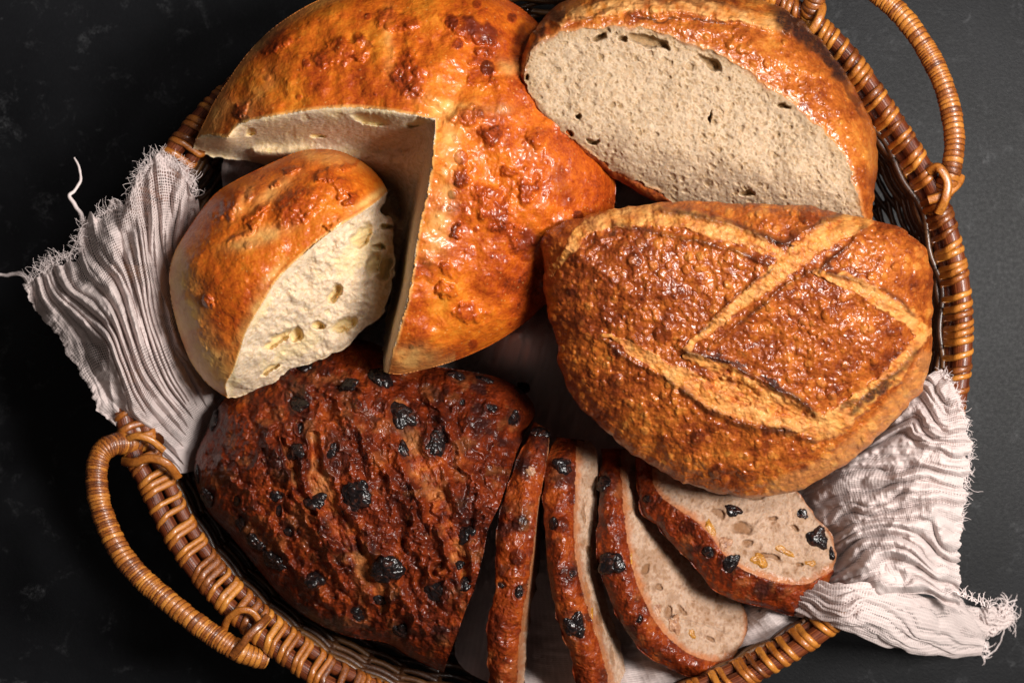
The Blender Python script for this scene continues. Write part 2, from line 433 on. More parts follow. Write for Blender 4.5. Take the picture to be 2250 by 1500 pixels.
    for r in range(46):
        sc = .71*(1-r/46.)+.01; m2 = max(24, int(n*sc)); idx = (np.arange(m2)/m2*n).astype(int)
        Q = RIMC+(Lr[idx]-RIMC)*sc; k = max(6, int(ns*sc/2)*2); p2 = np.arange(m2)/m2*2*np.pi*k/2
        zz = 16+5*np.sin(p2+np.pi*r)
        V, F = sweep(P(Q[:, 0], Q[:, 1], zz), circ(1, 6)*np.array([6.5*S, 3*S]), True)
        acc.add(V, F, np.repeat(.5+.5*vn(np.arange(m2)/14., np.full(m2, r*5.), 9), 6))
    q = resample(RIM, 40.); q = RIMC+(q-RIMC)*.76
    acc.build('woven_base', weave, root)
    # handles: rod wound tightly with narrow cane
    def handle(pts, rad, seed, ties):
        h = bpy.data.objects.new('handle', None); h.location = (0, 0, 0); link(h, root)
        h.location = tuple(P(*[np.float64(v) for v in pts[len(pts)//2]])-np.array(root.location[:]))
        Lh = resample(cat(pts, 12), 1.15, False); n = len(Lh); rg = np.random.RandomState(seed)
        s = np.arange(n)*1.15; b = []; x = 0; 
        while x < s[-1]+20:
            wide = 11.5 if vn(np.array([x/90.]), np.array([seed*1.]), 2)[0] > -.15 else 6.5
            b.append(x); x += wide*rg.uniform(.8, 1.25)
        b = np.array(b); bi = np.searchsorted(b, s, 'right')-1; wd = np.diff(np.append(b, b[-1]+10))[bi]
        m = 26; ang = np.arange(m)/m*2*np.pi
        sk = 6*np.sin(ang)[None]+ 0*s[:, None]      # wraps lie a little aslant
        ss = s[:, None]+sk; bi = np.clip(np.searchsorted(b, ss, 'right')-1, 0, len(b)-1); wd = np.diff(np.append(b, b[-1]+10))[bi]
        t = (ss-b[bi])/wd; lift = (1-np.abs(2*t-1)**5)
        r = rad+rg.uniform(-.9, 1.4, len(b))[bi]+2.6*lift-2.6
        prof = np.stack([np.cos(ang)[None]*r, np.sin(ang)[None]*r], -1)*S
        V, F = sweep(P(Lh[:, 0], Lh[:, 1], Lh[:, 2]), prof)
        rnd = rg.rand(len(b))[bi]; rnd = np.where(lift < .45, -.5, rnd)
        mesh('wound_grip', V, F, tan, h, attrs={'rnd': rnd.ravel()})
        V, F = sweep(P(Lh[::6, 0], Lh[::6, 1], Lh[::6, 2]), circ((rad-5)*S, 10))
        mesh('handle_rod', V, F, reed, h, attrs={'rnd': np.full(len(V), .5)})
        for pth, w in ties:
            ac = Acc()
            q = resample(cat(pth, 8), 3, False); W = P(q[:, 0], q[:, 1], q[:, 2])
            Tt = np.gradient(W, axis=0); Tt /= np.linalg.norm(Tt, axis=1)[:, None]; up = np.array([0, 0, 1.]); nr = up-Tt*(Tt@up)[:, None]
            nr /= np.linalg.norm(nr, axis=1)[:, None]+1e-6
            strip(W, nr, w, 2.6, rg.rand(), ac); ac.build('cane_tie', tan, h)
    handle([(322, 968, 372), (290, 972, 405), (250, 976, 428), (222, 996, 436), (212, 1040, 438), (218, 1100, 438), (238, 1160, 436), (268, 1218, 434), (310, 1268, 432), (360, 1312, 430), (412, 1354, 428), (464, 1392, 424), (505, 1418, 420), (540, 1436, 405), (580, 1446, 380)],
           24, 3, [([(268, 1012, 400), (292, 1016, 432), (330, 1006, 445), (368, 1020, 442), (392, 1050, 410)], 20),
                   ([(492, 1384, 412), (502, 1358, 436), (528, 1340, 446), (556, 1346, 442), (578, 1380, 430)], 16),
                   ([(508, 1440, 440), (528, 1420, 452), (548, 1394, 456), (572, 1372, 446), (590, 1352, 420)], 18),
                   ([(268, 972, 425), (296, 958, 445), (330, 966, 442), (360, 990, 425)], 16)])
    handle([(1772, 52, 372), (1782, 22, 420), (1800, -18, 436), (1850, -50, 440), (1915, -22, 444), (1975, 28, 446), (2022, 88, 446), (2062, 160, 444), (2086, 230, 440), (2097, 300, 436), (2094, 350, 430), (2082, 398, 418), (2062, 440, 392), (2050, 465, 372)],
           23, 8, [([(1768, 78, 415), (1784, 66, 445), (1800, 40, 452), (1806, 18, 440), (1800, 2, 420)], 20),
                   ([(2040, 378, 425), (2062, 368, 448), (2082, 400, 450), (2076, 440, 446), (2062, 470, 425)], 20),
                   ([(2040, 440, 432), (2075, 428, 436), (2104, 404, 425), (2112, 384, 410)], 20)])

# ================================================================== BREADS
def base_attrs(f, **kw):
    z = np.zeros(f.X.shape); a = {'tone': z+.5, 'pale': z.copy(), 'char': z.copy(), 'crumb': z.copy(), 'hole': z.copy(), 'dry': z.copy()}
    a.update(kw); return a
def crumb_tex(X, Y, seed, sizes=((46, 9, 15, .3), (24, 4, 8.5, .55), (13, 2, 4.2, .8)), stretch=(1, 1, 0)):
    a = math.radians(stretch[2]); u = (X*math.cos(a)+Y*math.sin(a))*stretch[0]; v = (-X*math.sin(a)+Y*math.cos(a))*stretch[1]
    u = u+fbm(X, Y, 14, 2, seed)*3.5; v = v+fbm(X, Y, 14, 2, seed+3)*3.5
    z = np.zeros(X.shape); hl = np.zeros(X.shape)
    for k, (c, r0, r1, keep) in enumerate(sizes):
        h, _ = bubbles(u, v, c, seed+k*13, r0, r1, keep); z = z-h*.5; hl = np.maximum(hl, np.clip(h/r1, 0, 1))
    z = z+fbm(X, Y, 10, 3, seed+5)*1.1+fbm(X, Y, 60, 3, seed+6)*4
    return z, hl
def between(X, Y, A, B, p=1.):
    da, _, _, za, _ = pdist(X, Y, A); db, _, _, zb, _ = pdist(X, Y, B)
    t = (da/(da+db+1e-6))**p
    return za*(1-t)+zb*t, t

ST = 1.8
def idw(X, Y, m, B, p=2.6, extra=()):
    L = B[np.concatenate([[True], np.hypot(*np.diff(B[:, :2], axis=0).T) > .5])]
    s = np.concatenate([[0], np.cumsum(np.hypot(*np.diff(L[:, :2], axis=0).T))]); t = np.arange(0, s[-1], 5.)
    Q = np.stack([np.interp(t, s, L[:, k]) for k in range(3)], -1); x, y = X[m], Y[m]; W = 0; Zs = 0
    for q in list(Q)+list(extra):
        w = 1/((x-q[0])**2+(y-q[1])**2+2.)**(p/2); W = W+w; Zs = Zs+w*q[2]
    r = np.zeros(X.shape); r[m] = Zs/W; return r
def cheese_shapes(): pass

M_CHEESE = crust_mat('cheese_crust', [(.05, (.10, .012, .002)), (.3, (.30, .042, .004)), (.55, (.48, .10, .006)), (.8, (.58, .175, .013)), (1, (.64, .27, .04))], (.70, .42, .13), (.10, .014, .006), crumb=(.65, .51, .37), hole=(.72, .54, .26), rough=(.36, .52), coat=.36, fine=.42)
M_SOUR = crust_mat('sourdough_crust', [(.02, (.075, .012, .003)), (.3, (.19, .034, .005)), (.55, (.36, .088, .011)), (.8, (.48, .17, .026)), (1, (.58, .27, .065))], (.60, .30, .10), (.016, .007, .006), crumb=(.47, .35, .24), hole=(.28, .17, .08), rough=(.34, .5), coat=.5, fine=.5)
M_RAISIN = crust_mat('raisin_crust', [(.02, (.020, .003, .002)), (.3, (.065, .008, .002)), (.55, (.155, .020, .003)), (.8, (.28, .052, .006)), (1, (.40, .12, .018))], (.42, .17, .05), (.012, .006, .006), crumb=(.40, .275, .20), hole=(.20, .10, .05), rough=(.36, .52), coat=.3, fine=.75, wr=1.3, spec=.35)

def build_cheese():
    outer = [(430, 306), (452, 262), (470, 225), (500, 178), (540, 122), (590, 70), (650, 27), (710, -4), (780, -28), (870, -48), (960, -52), (1050, -36), (1120, 2), (1165, 34), (1215, 85), (1262, 150), (1310, 245), (1345, 350), (1352, 440), (1325, 540), (1270, 610), (1200, 668), (1150, 712), (1080, 757), (1000, 792), (930, 812), (882, 822), (852, 820)]
    zb = 440
    wallS_top = [(430, 306), (462, 296), (500, 300), (520, 277), (560, 263), (640, 249), (700, 240), (780, 236), (850, 243), (905, 252), (958, 262)]
    wallW_top = [(958, 262), (952, 330), (944, 400), (926, 480), (912, 560), (900, 640), (878, 720), (862, 780), (852, 820)]
    low = [(430, 306), (428, 332), (470, 345), (520, 352), (565, 360), (640, 395), (740, 465), (820, 560), (862, 645)]
    lowW = [(862, 645), (848, 700), (845, 745), (836, 790), (840, 812), (852, 820)]
    O = cat(outer, 6); outline = np.vstack([O, cat(lowW, 9)[::-1][1:], cat(low, 9)[::-1][1:]]); nO = len(O); outline[nO:, 1] += fbm(outline[nO:, 0], outline[nO:, 1], 13, 3, 2)*3.5; outline[nO:, 0] += fbm(outline[nO:, 0], outline[nO:, 1], 13, 3, 8)*3
    f = grid(outline, ST); X, Y = f.X, f.Y
    d, *_ = pdist(X, Y, O)
    lump = fbm(X, Y, 150, 3, 11)*16+fbm(X, Y, 50, 3, 12)*5
    def crustz(x, y, dd): return zb+285*dome(dd, 400, 1.9)
    zc = crustz(X, Y, d)
    # four lobes: soft creases from the apex
    for pts, w, dep in (([(900, 0), (880, 90), (870, 150), (905, 215), (958, 262)], 22, 10), ([(958, 262), (1010, 300), (1060, 345), (1110, 420)], 26, 8), ([(958, 262), (1000, 215), (1080, 130), (1150, 110)], 36, 12)):
        b, _ = band(X, Y, pts, w, 10); zc = zc-dep*np.exp(-b*b)
    nug = spots(X, Y, [(898, 160, 36, 58, -20), (755, 112, 70, 26, -18), (600, 90, 55, 26, -10), (1060, 130, 30, 26, 0), (1035, 70, 70, 28, 22), (870, 45, 45, 24, 0), (1080, 300, 26, 22, 0), (1015, 385, 22, 30, 0), (1085, 455, 36, 66, -42), (1000, 505, 16, 14, 0), (1060, 170, 36, 24, 20), (1030, 255, 40, 20, 0),
                           (985, 640, 26, 16, 0), (1030, 690, 34, 24, 0), (1145, 530, 32, 38, 0), (935, 590, 40, 30, 0, .6), (525, 240, 22, 10, -30), (1120, 380, 20, 14, 0), (1180, 300, 24, 30, 0), (980, 590, 20, 20, 0), (1160, 420, 20, 30, 0)], 10)
    hb, idb = bubbles(X, Y, 64, 21, 4, 17, .5); hs, ids = bubbles(X, Y, 27, 23, 2, 6, .45)
    lb, _ = bubbles(X+fbm(X, Y, 20, 2, 1)*5, Y, 26, 29, 8, 15, 1.)
    lumpn = np.clip(nug, 0, 1)*(8+lb*.35+3*fbm(X, Y, 26, 3, 3))
    wr = ridge(X*1.3+Y*.2, Y*.8, 26, 3, 44)
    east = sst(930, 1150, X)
    det = lump+lumpn+hb*.36+hs*.4+wr*(.8+1.8*east)+fbm(X, Y, 14, 3, 51)*1.
    edge = np.minimum(pdist(X, Y, np.array(cat(wallS_top, 4)))[0], pdist(X, Y, np.array(cat(wallW_top, 4)))[0])
    zc = zc+det*sst(0, 40, d)
    zfree = zc
    # walls
    ST_ = cat(wallS_top, 6); WT_ = cat(wallW_top, 6)
    def withz(L):
        dd, *_ = pdist(L[:, 0], L[:, 1], O); return np.column_stack([L, crustz(L[:, 0], L[:, 1], dd)+fbm(L[:, 0], L[:, 1], 150, 3, 11)*16*sst(0, 40, dd)])
    ST3, WT3 = withz(ST_), withz(WT_)
    zap = ST3[-1, 2]
    crease = np.array([(958, 262, zap), (944, 300, zap-70), (934, 345, zap-140), (914, 405, 470), (893, 490, 380), (876, 570, 300), (862, 645, 220)], float)
    lowS = np.array([(430, 306, zb), (428, 332, 400), (470, 345, 370), (520, 352, 340), (565, 360, 300), (640, 395, 250), (740, 465, 220), (820, 560, 220), (862, 645, 220)], float)
    lowW3 = np.array([(862, 645, 220), (848, 700, 240), (845, 745, 280), (836, 790, 330), (840, 812, 380), (852, 820, zb)], float)
    polS = np.vstack([ST_, crease[1:, :2], lowS[::-1][1:, :2]]); polW = np.vstack([WT_, lowW3[::-1][1:, :2], crease[::-1][1:, :2]])
    wx, wy = X+fbm(X, Y, 12, 3, 14)*2.6, Y+fbm(X, Y, 12, 3, 19)*2.6
    pl = np.vstack([low, lowW[1:]]); dLow = pdist(X, Y, pl)[0]; nearl = (dLow < 9) & (dLow < pdist(X, Y, O)[0])
    inS = (inside(wx, wy, polS) | (nearl & (Y < 645))) & (f.D > -6); inW = (inside(wx, wy, polW) | (nearl & (Y >= 645))) & ~inS & (f.D > -6)
    zS, tS = between(X, Y, ST3, np.vstack([lowS, crease[::-1][1:]]), 1.1); zW, tW = between(X, Y, WT3, np.vstack([crease, lowW3[1:]]))
    mS = inS | ((f.D > -6) & (f.D <= 0) & (X < 975) & (Y < 660)); mW = inW | ((f.D > -6) & (f.D <= 0) & (X < 975) & (Y >= 600))
    zS = np.where(mS, idw(X, Y, mS, np.vstack([ST3, crease[1:], lowS[::-1]]), extra=list(map(tuple, resample(np.array([(560, 330, 430), (640, 335, 440), (760, 335, 455), (850, 335, 470), (895, 325, 500), (930, 300, 590)], float), 6., False)))+list(map(tuple, resample(np.array([(620, 372, 330), (720, 385, 300), (800, 400, 290), (860, 420, 300), (880, 470, 300)], float), 8., False)))), zS); zW = np.where(mW, idw(X, Y, mW, np.vstack([WT3, lowW3[::-1], crease[::-1]])), zW)
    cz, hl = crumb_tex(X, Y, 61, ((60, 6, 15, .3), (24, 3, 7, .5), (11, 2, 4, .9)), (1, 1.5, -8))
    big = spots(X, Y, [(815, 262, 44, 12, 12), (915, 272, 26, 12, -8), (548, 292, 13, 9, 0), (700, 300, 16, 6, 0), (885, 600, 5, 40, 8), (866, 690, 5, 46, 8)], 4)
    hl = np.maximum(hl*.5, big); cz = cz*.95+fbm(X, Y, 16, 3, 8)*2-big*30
    crumbm = inS | inW | ((~inside(X, Y, np.vstack([O, WT_[::-1], ST_[::-1]]))) & (f.D < 3) & (Y > 280) & (X < 970) & ((Y < 700) | (X < 850)))
    # keep outside verts consistent
    near = sst(0, 10, np.minimum(tS*100, (1-tS)*100))
    f.Z = np.where(inS, zS+cz*sst(0, .06, tS), np.where(inW, zW+cz*.5*sst(0, .12, tW), zfree))
    f.Z = np.where((f.D <= 0) & (X < 975) & (Y > 306) & (Y < 815), np.where(tS+0*X > 0, np.where(Y < 660, zS, zW), f.Z), f.Z)
    cm = (inS | inW | (crumbm & (f.D <= 0))).astype(float)
    pale = gauss(X, Y, [(990, 240, 60, 30, 20, .7), (985, 330, 22, 60, 0, .75), (965, 480, 24, 90, 8, .65), (905, 785, 50, 24, 0, 1.), (470, 250, 24, 90, 25, .5), (560, 215, 30, 60, 30, .35), (1120, 150, 40, 16, 10, .5), (855, 90, 12, 60, 0, .4), (1095, 240, 30, 12, 0, .4), (520, 305, 50, 8, 0, .5)])
    pale = np.clip(.7*pale*(1+.8*fbm(X, Y, 30, 3, 71)), 0, .8)*(1-nug*.8)
    pale = np.maximum(pale, sst(26, 2, d)*.35*(X < 1000))
    pale = np.maximum(pale, sst(9, 1, edge)*.6)
    redb = np.clip(hb/9, 0, 1)+np.clip(hs/4, 0, 1)*.4
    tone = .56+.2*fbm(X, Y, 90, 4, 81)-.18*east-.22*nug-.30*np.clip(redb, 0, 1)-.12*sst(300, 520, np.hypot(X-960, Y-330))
    char = spots(X, Y, [(1055, 65, 60, 18, 24, .8), (1160, 530, 28, 34, 0, .75), (1015, 385, 16, 12, 30, .6), (1075, 318, 14, 10, 0, .4), (800, 95, 14, 10, 0, .5), (705, 128, 12, 10, 0, .4), (1150, 80, 16, 20, 0, .6), (940, 575, 30, 14, 0, .4), (1165, 330, 20, 30, 0, .4), (1230, 400, 20, 60, -20, .35), (600, 70, 36, 14, -30, .4)], 12)
    root = thing('cheese_bread', tuple(P(1080., 300., 200.)), 'big round glossy orange cheese bread with a quarter cut out of it', 'bread')
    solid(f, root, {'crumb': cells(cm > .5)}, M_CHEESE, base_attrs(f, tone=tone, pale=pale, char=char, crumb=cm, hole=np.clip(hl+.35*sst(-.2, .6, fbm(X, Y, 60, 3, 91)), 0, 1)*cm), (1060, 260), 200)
    return f

def build_wedge():
    O1 = [(852, 420), (838, 395), (812, 367), (780, 346), (742, 331), (700, 327), (660, 332), (618, 348), (570, 370), (520, 395), (482, 418), (452, 448), (428, 480), (405, 515), (385, 550), (372, 595), (374, 650), (385, 702), (400, 750), (420, 797), (450, 838), (480, 862), (500, 873)]
    O2 = [(500, 873), (520, 872), (540, 868), (562, 858), (600, 842), (640, 812), (700, 792), (760, 762), (800, 722), (840, 692), (856, 640), (868, 590), (865, 535), (862, 482), (846, 474), (836, 462), (846, 444), (852, 420)]
    A, B = cat(O1, 6), cat(O2, 6); outline = np.vstack([A, B[1:-1]])
    # ragged crumb edge
    nb = fbm(B[:, 0], B[:, 1], 14, 3, 5); outline[len(A):, 0] += nb[1:-1]*3; outline[len(A):, 1] += nb[::-1][1:-1]*3
    f = grid(outline, ST); X, Y = f.X, f.Y
    cut = cat([(852, 420), (832, 440), (792, 468), (745, 497), (702, 528), (665, 560), (632, 590), (603, 622), (580, 660), (556, 700), (538, 735), (526, 775), (512, 815), (496, 845), (500, 873)], 6)
    d, *_ = pdist(X, Y, A)
    def cz_(dd, x, y): return 425+225*dome(dd, 210, 2.0)-30*sst(600, 860, y)
    lump = fbm(X, Y, 90, 3, 111)*9
    nug = spots(X, Y, [(655, 455, 66, 36, -22), (500, 445, 46, 30, -45), (715, 388, 18, 14, 0), (608, 400, 14, 12, 0), (560, 470, 34, 10, -40), (640, 372, 16, 9, -20), (770, 360, 24, 10, 10), (750, 410, 30, 22, 0, .8), (458, 662, 13, 16, 0), (720, 500, 14, 8, 0), (550, 500, 60, 8, -42, .5), (770, 440, 22, 12, -30)], 9, 33)
    hb, _ = bubbles(X, Y, 58, 121, 3, 11, .45); hs, _ = bubbles(X, Y, 25, 123, 2, 4.5, .4)
    groove = gauss(X, Y, [(560, 520, 70, 20, -18, 1.)])
    b, _ = band(X, Y, [(490, 530), (520, 500), (560, 450), (620, 410), (700, 370)], 14, 8); groove = groove*.9+np.exp(-b*b)*.5
    zc = cz_(d, X, Y)+(lump+nug*(12+.35*bubbles(X, Y, 24, 29, 7, 14, 1.)[0]+4*fbm(X, Y, 20, 3, 3))+hb*.5+hs*.45-groove*12+fbm(X, Y, 11, 3, 5)*1.1)*sst(0, 40, d)
    dc, *_ = pdist(cut[:, 0], cut[:, 1], A)
    cut3 = np.column_stack([cut, cz_(dc, cut[:, 0], cut[:, 1])])
    zl = np.interp(np.linspace(0, 1, len(B)), [0, .35, .6, .85, 1], [395, 430, 440, 480, cut3[0, 2]]); zl[0] = cut3[-1, 2]
    B3 = np.column_stack([B, zl])
    face = inside(X, Y, np.vstack([cut, B[1:-1]])) | ((f.D <= 0) & (inside(X+6, Y+6, np.vstack([cut, B[1:-1]])) | inside(X-6, Y-6, np.vstack([cut, B[1:-1]]))))
    face |= (f.D < 5) & (pdist(X, Y, B)[0] < pdist(X, Y, A)[0]-2)
    zf, t = between(X, Y, cut3, B3, 1.15)
    cz, hl = crumb_tex(X, Y, 131, ((50, 6, 14, .35), (22, 3, 8, .6), (10.5, 2, 4., .9)), (1, 1.3, 35))
    big = spots(X, Y, [(795, 520, 20, 30, 35), (820, 580, 15, 26, 20), (845, 590, 16, 30, 10), (650, 730, 16, 16, 0), (610, 745, 40, 12, -35), (755, 712, 34, 14, -25), (735, 645, 12, 22, 20), (830, 545, 14, 9, 0), (595, 812, 26, 7, -25), (700, 715, 14, 10, 0), (845, 500, 14, 8, 0)], 5, 17)
    cz = cz*.9-big*34+fbm(X, Y, 26, 3, 9)*6+fbm(X, Y, 12, 3, 19)*2.2
    yel = np.maximum(big, .5*spots(X, Y, [(790, 560, 70, 34, -30), (640, 770, 90, 20, -35), (510, 820, 16, 60, 10), (575, 690, 10, 50, 30)], 12, 7))
    zs = zc
    f.Z = np.where(face, zf+cz*sst(0, .06, t)*sst(1, .96, t), zs)
    pale = gauss(X, Y, [(405, 690, 34, 110, -12, 1.2), (450, 820, 60, 50, 40, 1.3), (390, 600, 14, 60, 0, .6), (720, 345, 90, 16, 10, .45), (570, 520, 60, 16, -18, .8), (810, 440, 60, 8, -35, .8), (600, 600, 40, 8, -45, .4), (600, 420, 60, 14, -35, .45), (555, 690, 12, 60, 28, .6), (530, 440, 12, 40, 35, .4)])
    pale = np.clip(pale*(1+.5*fbm(X, Y, 26, 3, 171)), 0, .95)*(1-nug*.85)
    dc_, *_ = pdist(X, Y, cut); pale = np.maximum(pale, sst(8, 1, dc_)*.7)
    tone = .58+.13*fbm(X, Y, 80, 4, 181)-.16*nug-.2*np.clip(hb/8, 0, 1)-.10*gauss(X, Y, [(540, 660, 70, 120, 20, 1)])
    char = spots(X, Y, [(458, 665, 9, 12, 0, .5), (715, 388, 9, 8, 0, .4), (484, 793, 5, 6, 0, .8)], 4)
    root = thing('bread_wedge', tuple(P(600., 600., 180.)), 'wedge of orange cheese bread with white crumb, lying in the gap it was cut from', 'bread')
    cm = face.astype(float)
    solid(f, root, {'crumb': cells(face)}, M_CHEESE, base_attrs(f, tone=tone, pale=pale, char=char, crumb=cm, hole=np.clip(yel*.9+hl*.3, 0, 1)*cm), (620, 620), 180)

def build_half():
    outer = [(1142, 165), (1150, 112), (1172, 72), (1203, 32), (1240, 2), (1290, -26), (1380, -44), (1490, -44), (1600, -22), (1680, 2), (1742, 32), (1792, 76), (1832, 126), (1872, 182), (1902, 235), (1924, 295), (1926, 370), (1920, 430), (1918, 480), (1912, 530)]
    bot = [(1912, 530), (1800, 560), (1640, 560), (1540, 510), (1480, 462), (1430, 437), (1370, 404), (1310, 366), (1262, 333), (1215, 297), (1175, 252), (1150, 205), (1142, 165)]
    O, B = cat(outer, 6), cat(bot, 6); outline = np.vstack([O, B[1:-1]])
    nz = fbm(outline[:, 0], outline[:, 1], 18, 3, 3); cc = outline.mean(0); dv = outline-cc; dv /= np.linalg.norm(dv, axis=1)[:, None]; outline = outline+dv*nz[:, None]*3.5
    f = grid(outline, ST); X, Y = f.X, f.Y
    crumbline = cat([(1152, 168), (1160, 128), (1180, 96), (1222, 76), (1300, 63), (1390, 58), (1440, 67), (1482, 84), (1542, 104), (1600, 130), (1652, 164), (1702, 200), (1752, 237), (1792, 270), (1830, 312), (1858, 352), (1876, 400), (1890, 450), (1895, 520), (1800, 545), (1640, 545), (1550, 500), (1495, 455), (1440, 420), (1378, 388), (1315, 350), (1265, 312), (1205, 262), (1168, 213)], 6, True)
    dcr, nx, ny = sdf(X+fbm(X, Y, 22, 3, 2)*4, Y+fbm(X, Y, 22, 3, 6)*4, crumbline)
    face = dcr > 0
    def plane(x, y): return 655+.05*(x-1500)-.16*(y-250)-230*sst(310, 600, y-.25*(x-1500))
    do, *_ = pdist(X, Y, O); db, *_ = pdist(X, Y, B); dout = np.minimum(do, db)
    e = np.maximum(-dcr, 0); t = e/(e+np.maximum(f.D, 0)+1e-3)
    # crust falls away from the cut edge
    fall = 190*(1-np.sqrt(np.clip(1-t**2, 0, 1)))
    small = sst(24, 60, e+np.maximum(f.D, 0)); fall = fall*small+(1-small)*40*t*t
    zp = plane(nx, ny)
    hb, _ = bubbles(X, Y, 26, 221, 4, 12, .9); hs, _ = bubbles(X, Y, 12, 223, 2, 5.5, .9); hL, _ = bubbles(X, Y, 80, 225, 10, 26, .6)
    det = hb*.6+hs*.5+hL*.35+fbm(X, Y, 60, 3, 8)*6+ridge(X, Y, 18, 3, 4)*2.5
    wide = sst(8, 30, e)*small
    zc = zp-fall+det*wide+(1-wide)*fbm(X, Y, 9, 3, 9)*1.6
    # raised ear band along the top
    bE, _ = band(X, Y, [(1230, 40), (1300, 22), (1400, 12), (1500, 14), (1600, 30), (1680, 42), (1730, 60)], 15, 5); ear = sst(1.4, .7, bE)
    bG, _ = band(X, Y, [(1400, 40), (1450, 44), (1520, 50), (1600, 52), (1660, 58)], 6, 4); bR, _ = band(X, Y, [(1830, 300), (1870, 320), (1915, 345)], 16, 4)
    zc = zc+ear*10-8*np.exp(-bG**2)
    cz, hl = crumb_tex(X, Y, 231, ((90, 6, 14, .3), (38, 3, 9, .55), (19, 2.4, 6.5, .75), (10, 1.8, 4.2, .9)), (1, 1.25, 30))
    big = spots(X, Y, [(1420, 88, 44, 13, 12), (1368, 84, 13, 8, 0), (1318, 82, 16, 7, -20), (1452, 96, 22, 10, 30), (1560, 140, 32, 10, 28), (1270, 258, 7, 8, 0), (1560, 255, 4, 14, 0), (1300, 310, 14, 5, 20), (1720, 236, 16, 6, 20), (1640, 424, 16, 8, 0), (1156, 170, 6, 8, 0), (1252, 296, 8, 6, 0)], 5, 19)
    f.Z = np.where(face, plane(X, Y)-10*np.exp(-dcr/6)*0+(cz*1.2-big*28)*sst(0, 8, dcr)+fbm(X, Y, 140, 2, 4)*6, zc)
    ctop = sst(26, 4, dcr)      # crumb tans next to crust
    burn = np.clip(spots(X, Y, [(1755, 58, 75, 34, 35, 1), (1825, 128, 80, 20, 52, 1), (1870, 210, 60, 10, 60, .6), (1225, 28, 26, 10, -50, .9), (1180, 80, 40, 9, -62, .8), (1440, 42, 60, 5, 6, .8), (1560, 50, 60, 4, 8, .7), (1480, 2, 160, 6, 3, .5), (1320, 28, 60, 5, -14, .6), (1160, 140, 30, 8, 110, .6)], 9), 0, 1)
    under = sst(10, 0, db)*(~face)
    tone = .50+.16*fbm(X, Y, 50, 4, 281)+.10*np.clip(hb/8, 0, 1)-.12*ear*0+.16*ear-.10*np.clip(hL/12, 0, 1)
    tone = np.where(~face & (db < do), .34+.12*fbm(X, Y, 10, 3, 4), tone)
    pale = np.clip(ear*.55*(1+fbm(X, Y, 16, 3, 9))+sst(10, 1, e)*.45*(do < db), 0, .9)*(~face)*(1-burn)
    cm = face*(1-.55*ctop*sst(-.6, .8, fbm(X, Y, 30, 3, 99))*sst(10, 0, dcr)); cm = face*np.clip(cm, 0, 1)
    dry = np.clip(ear*.6+(db < do)*(~face)*.9, 0, 1)
    root = thing('half_loaf', tuple(P(1560., 250., 230.)), 'half of a sourdough loaf with its broad beige cut face turned up', 'bread')
    solid(f, root, {'crumb': cells(face)}, M_SOUR, base_attrs(f, tone=tone, pale=pale, char=burn*(~face), crumb=cm, hole=np.clip(hl*(.45+.5*sst(-.3, .5, fbm(X, Y, 40, 2, 71)))+big*.9+.4*sst(34, 0, dcr), 0, 1)*face, dry=dry), (1560, 250), 230)

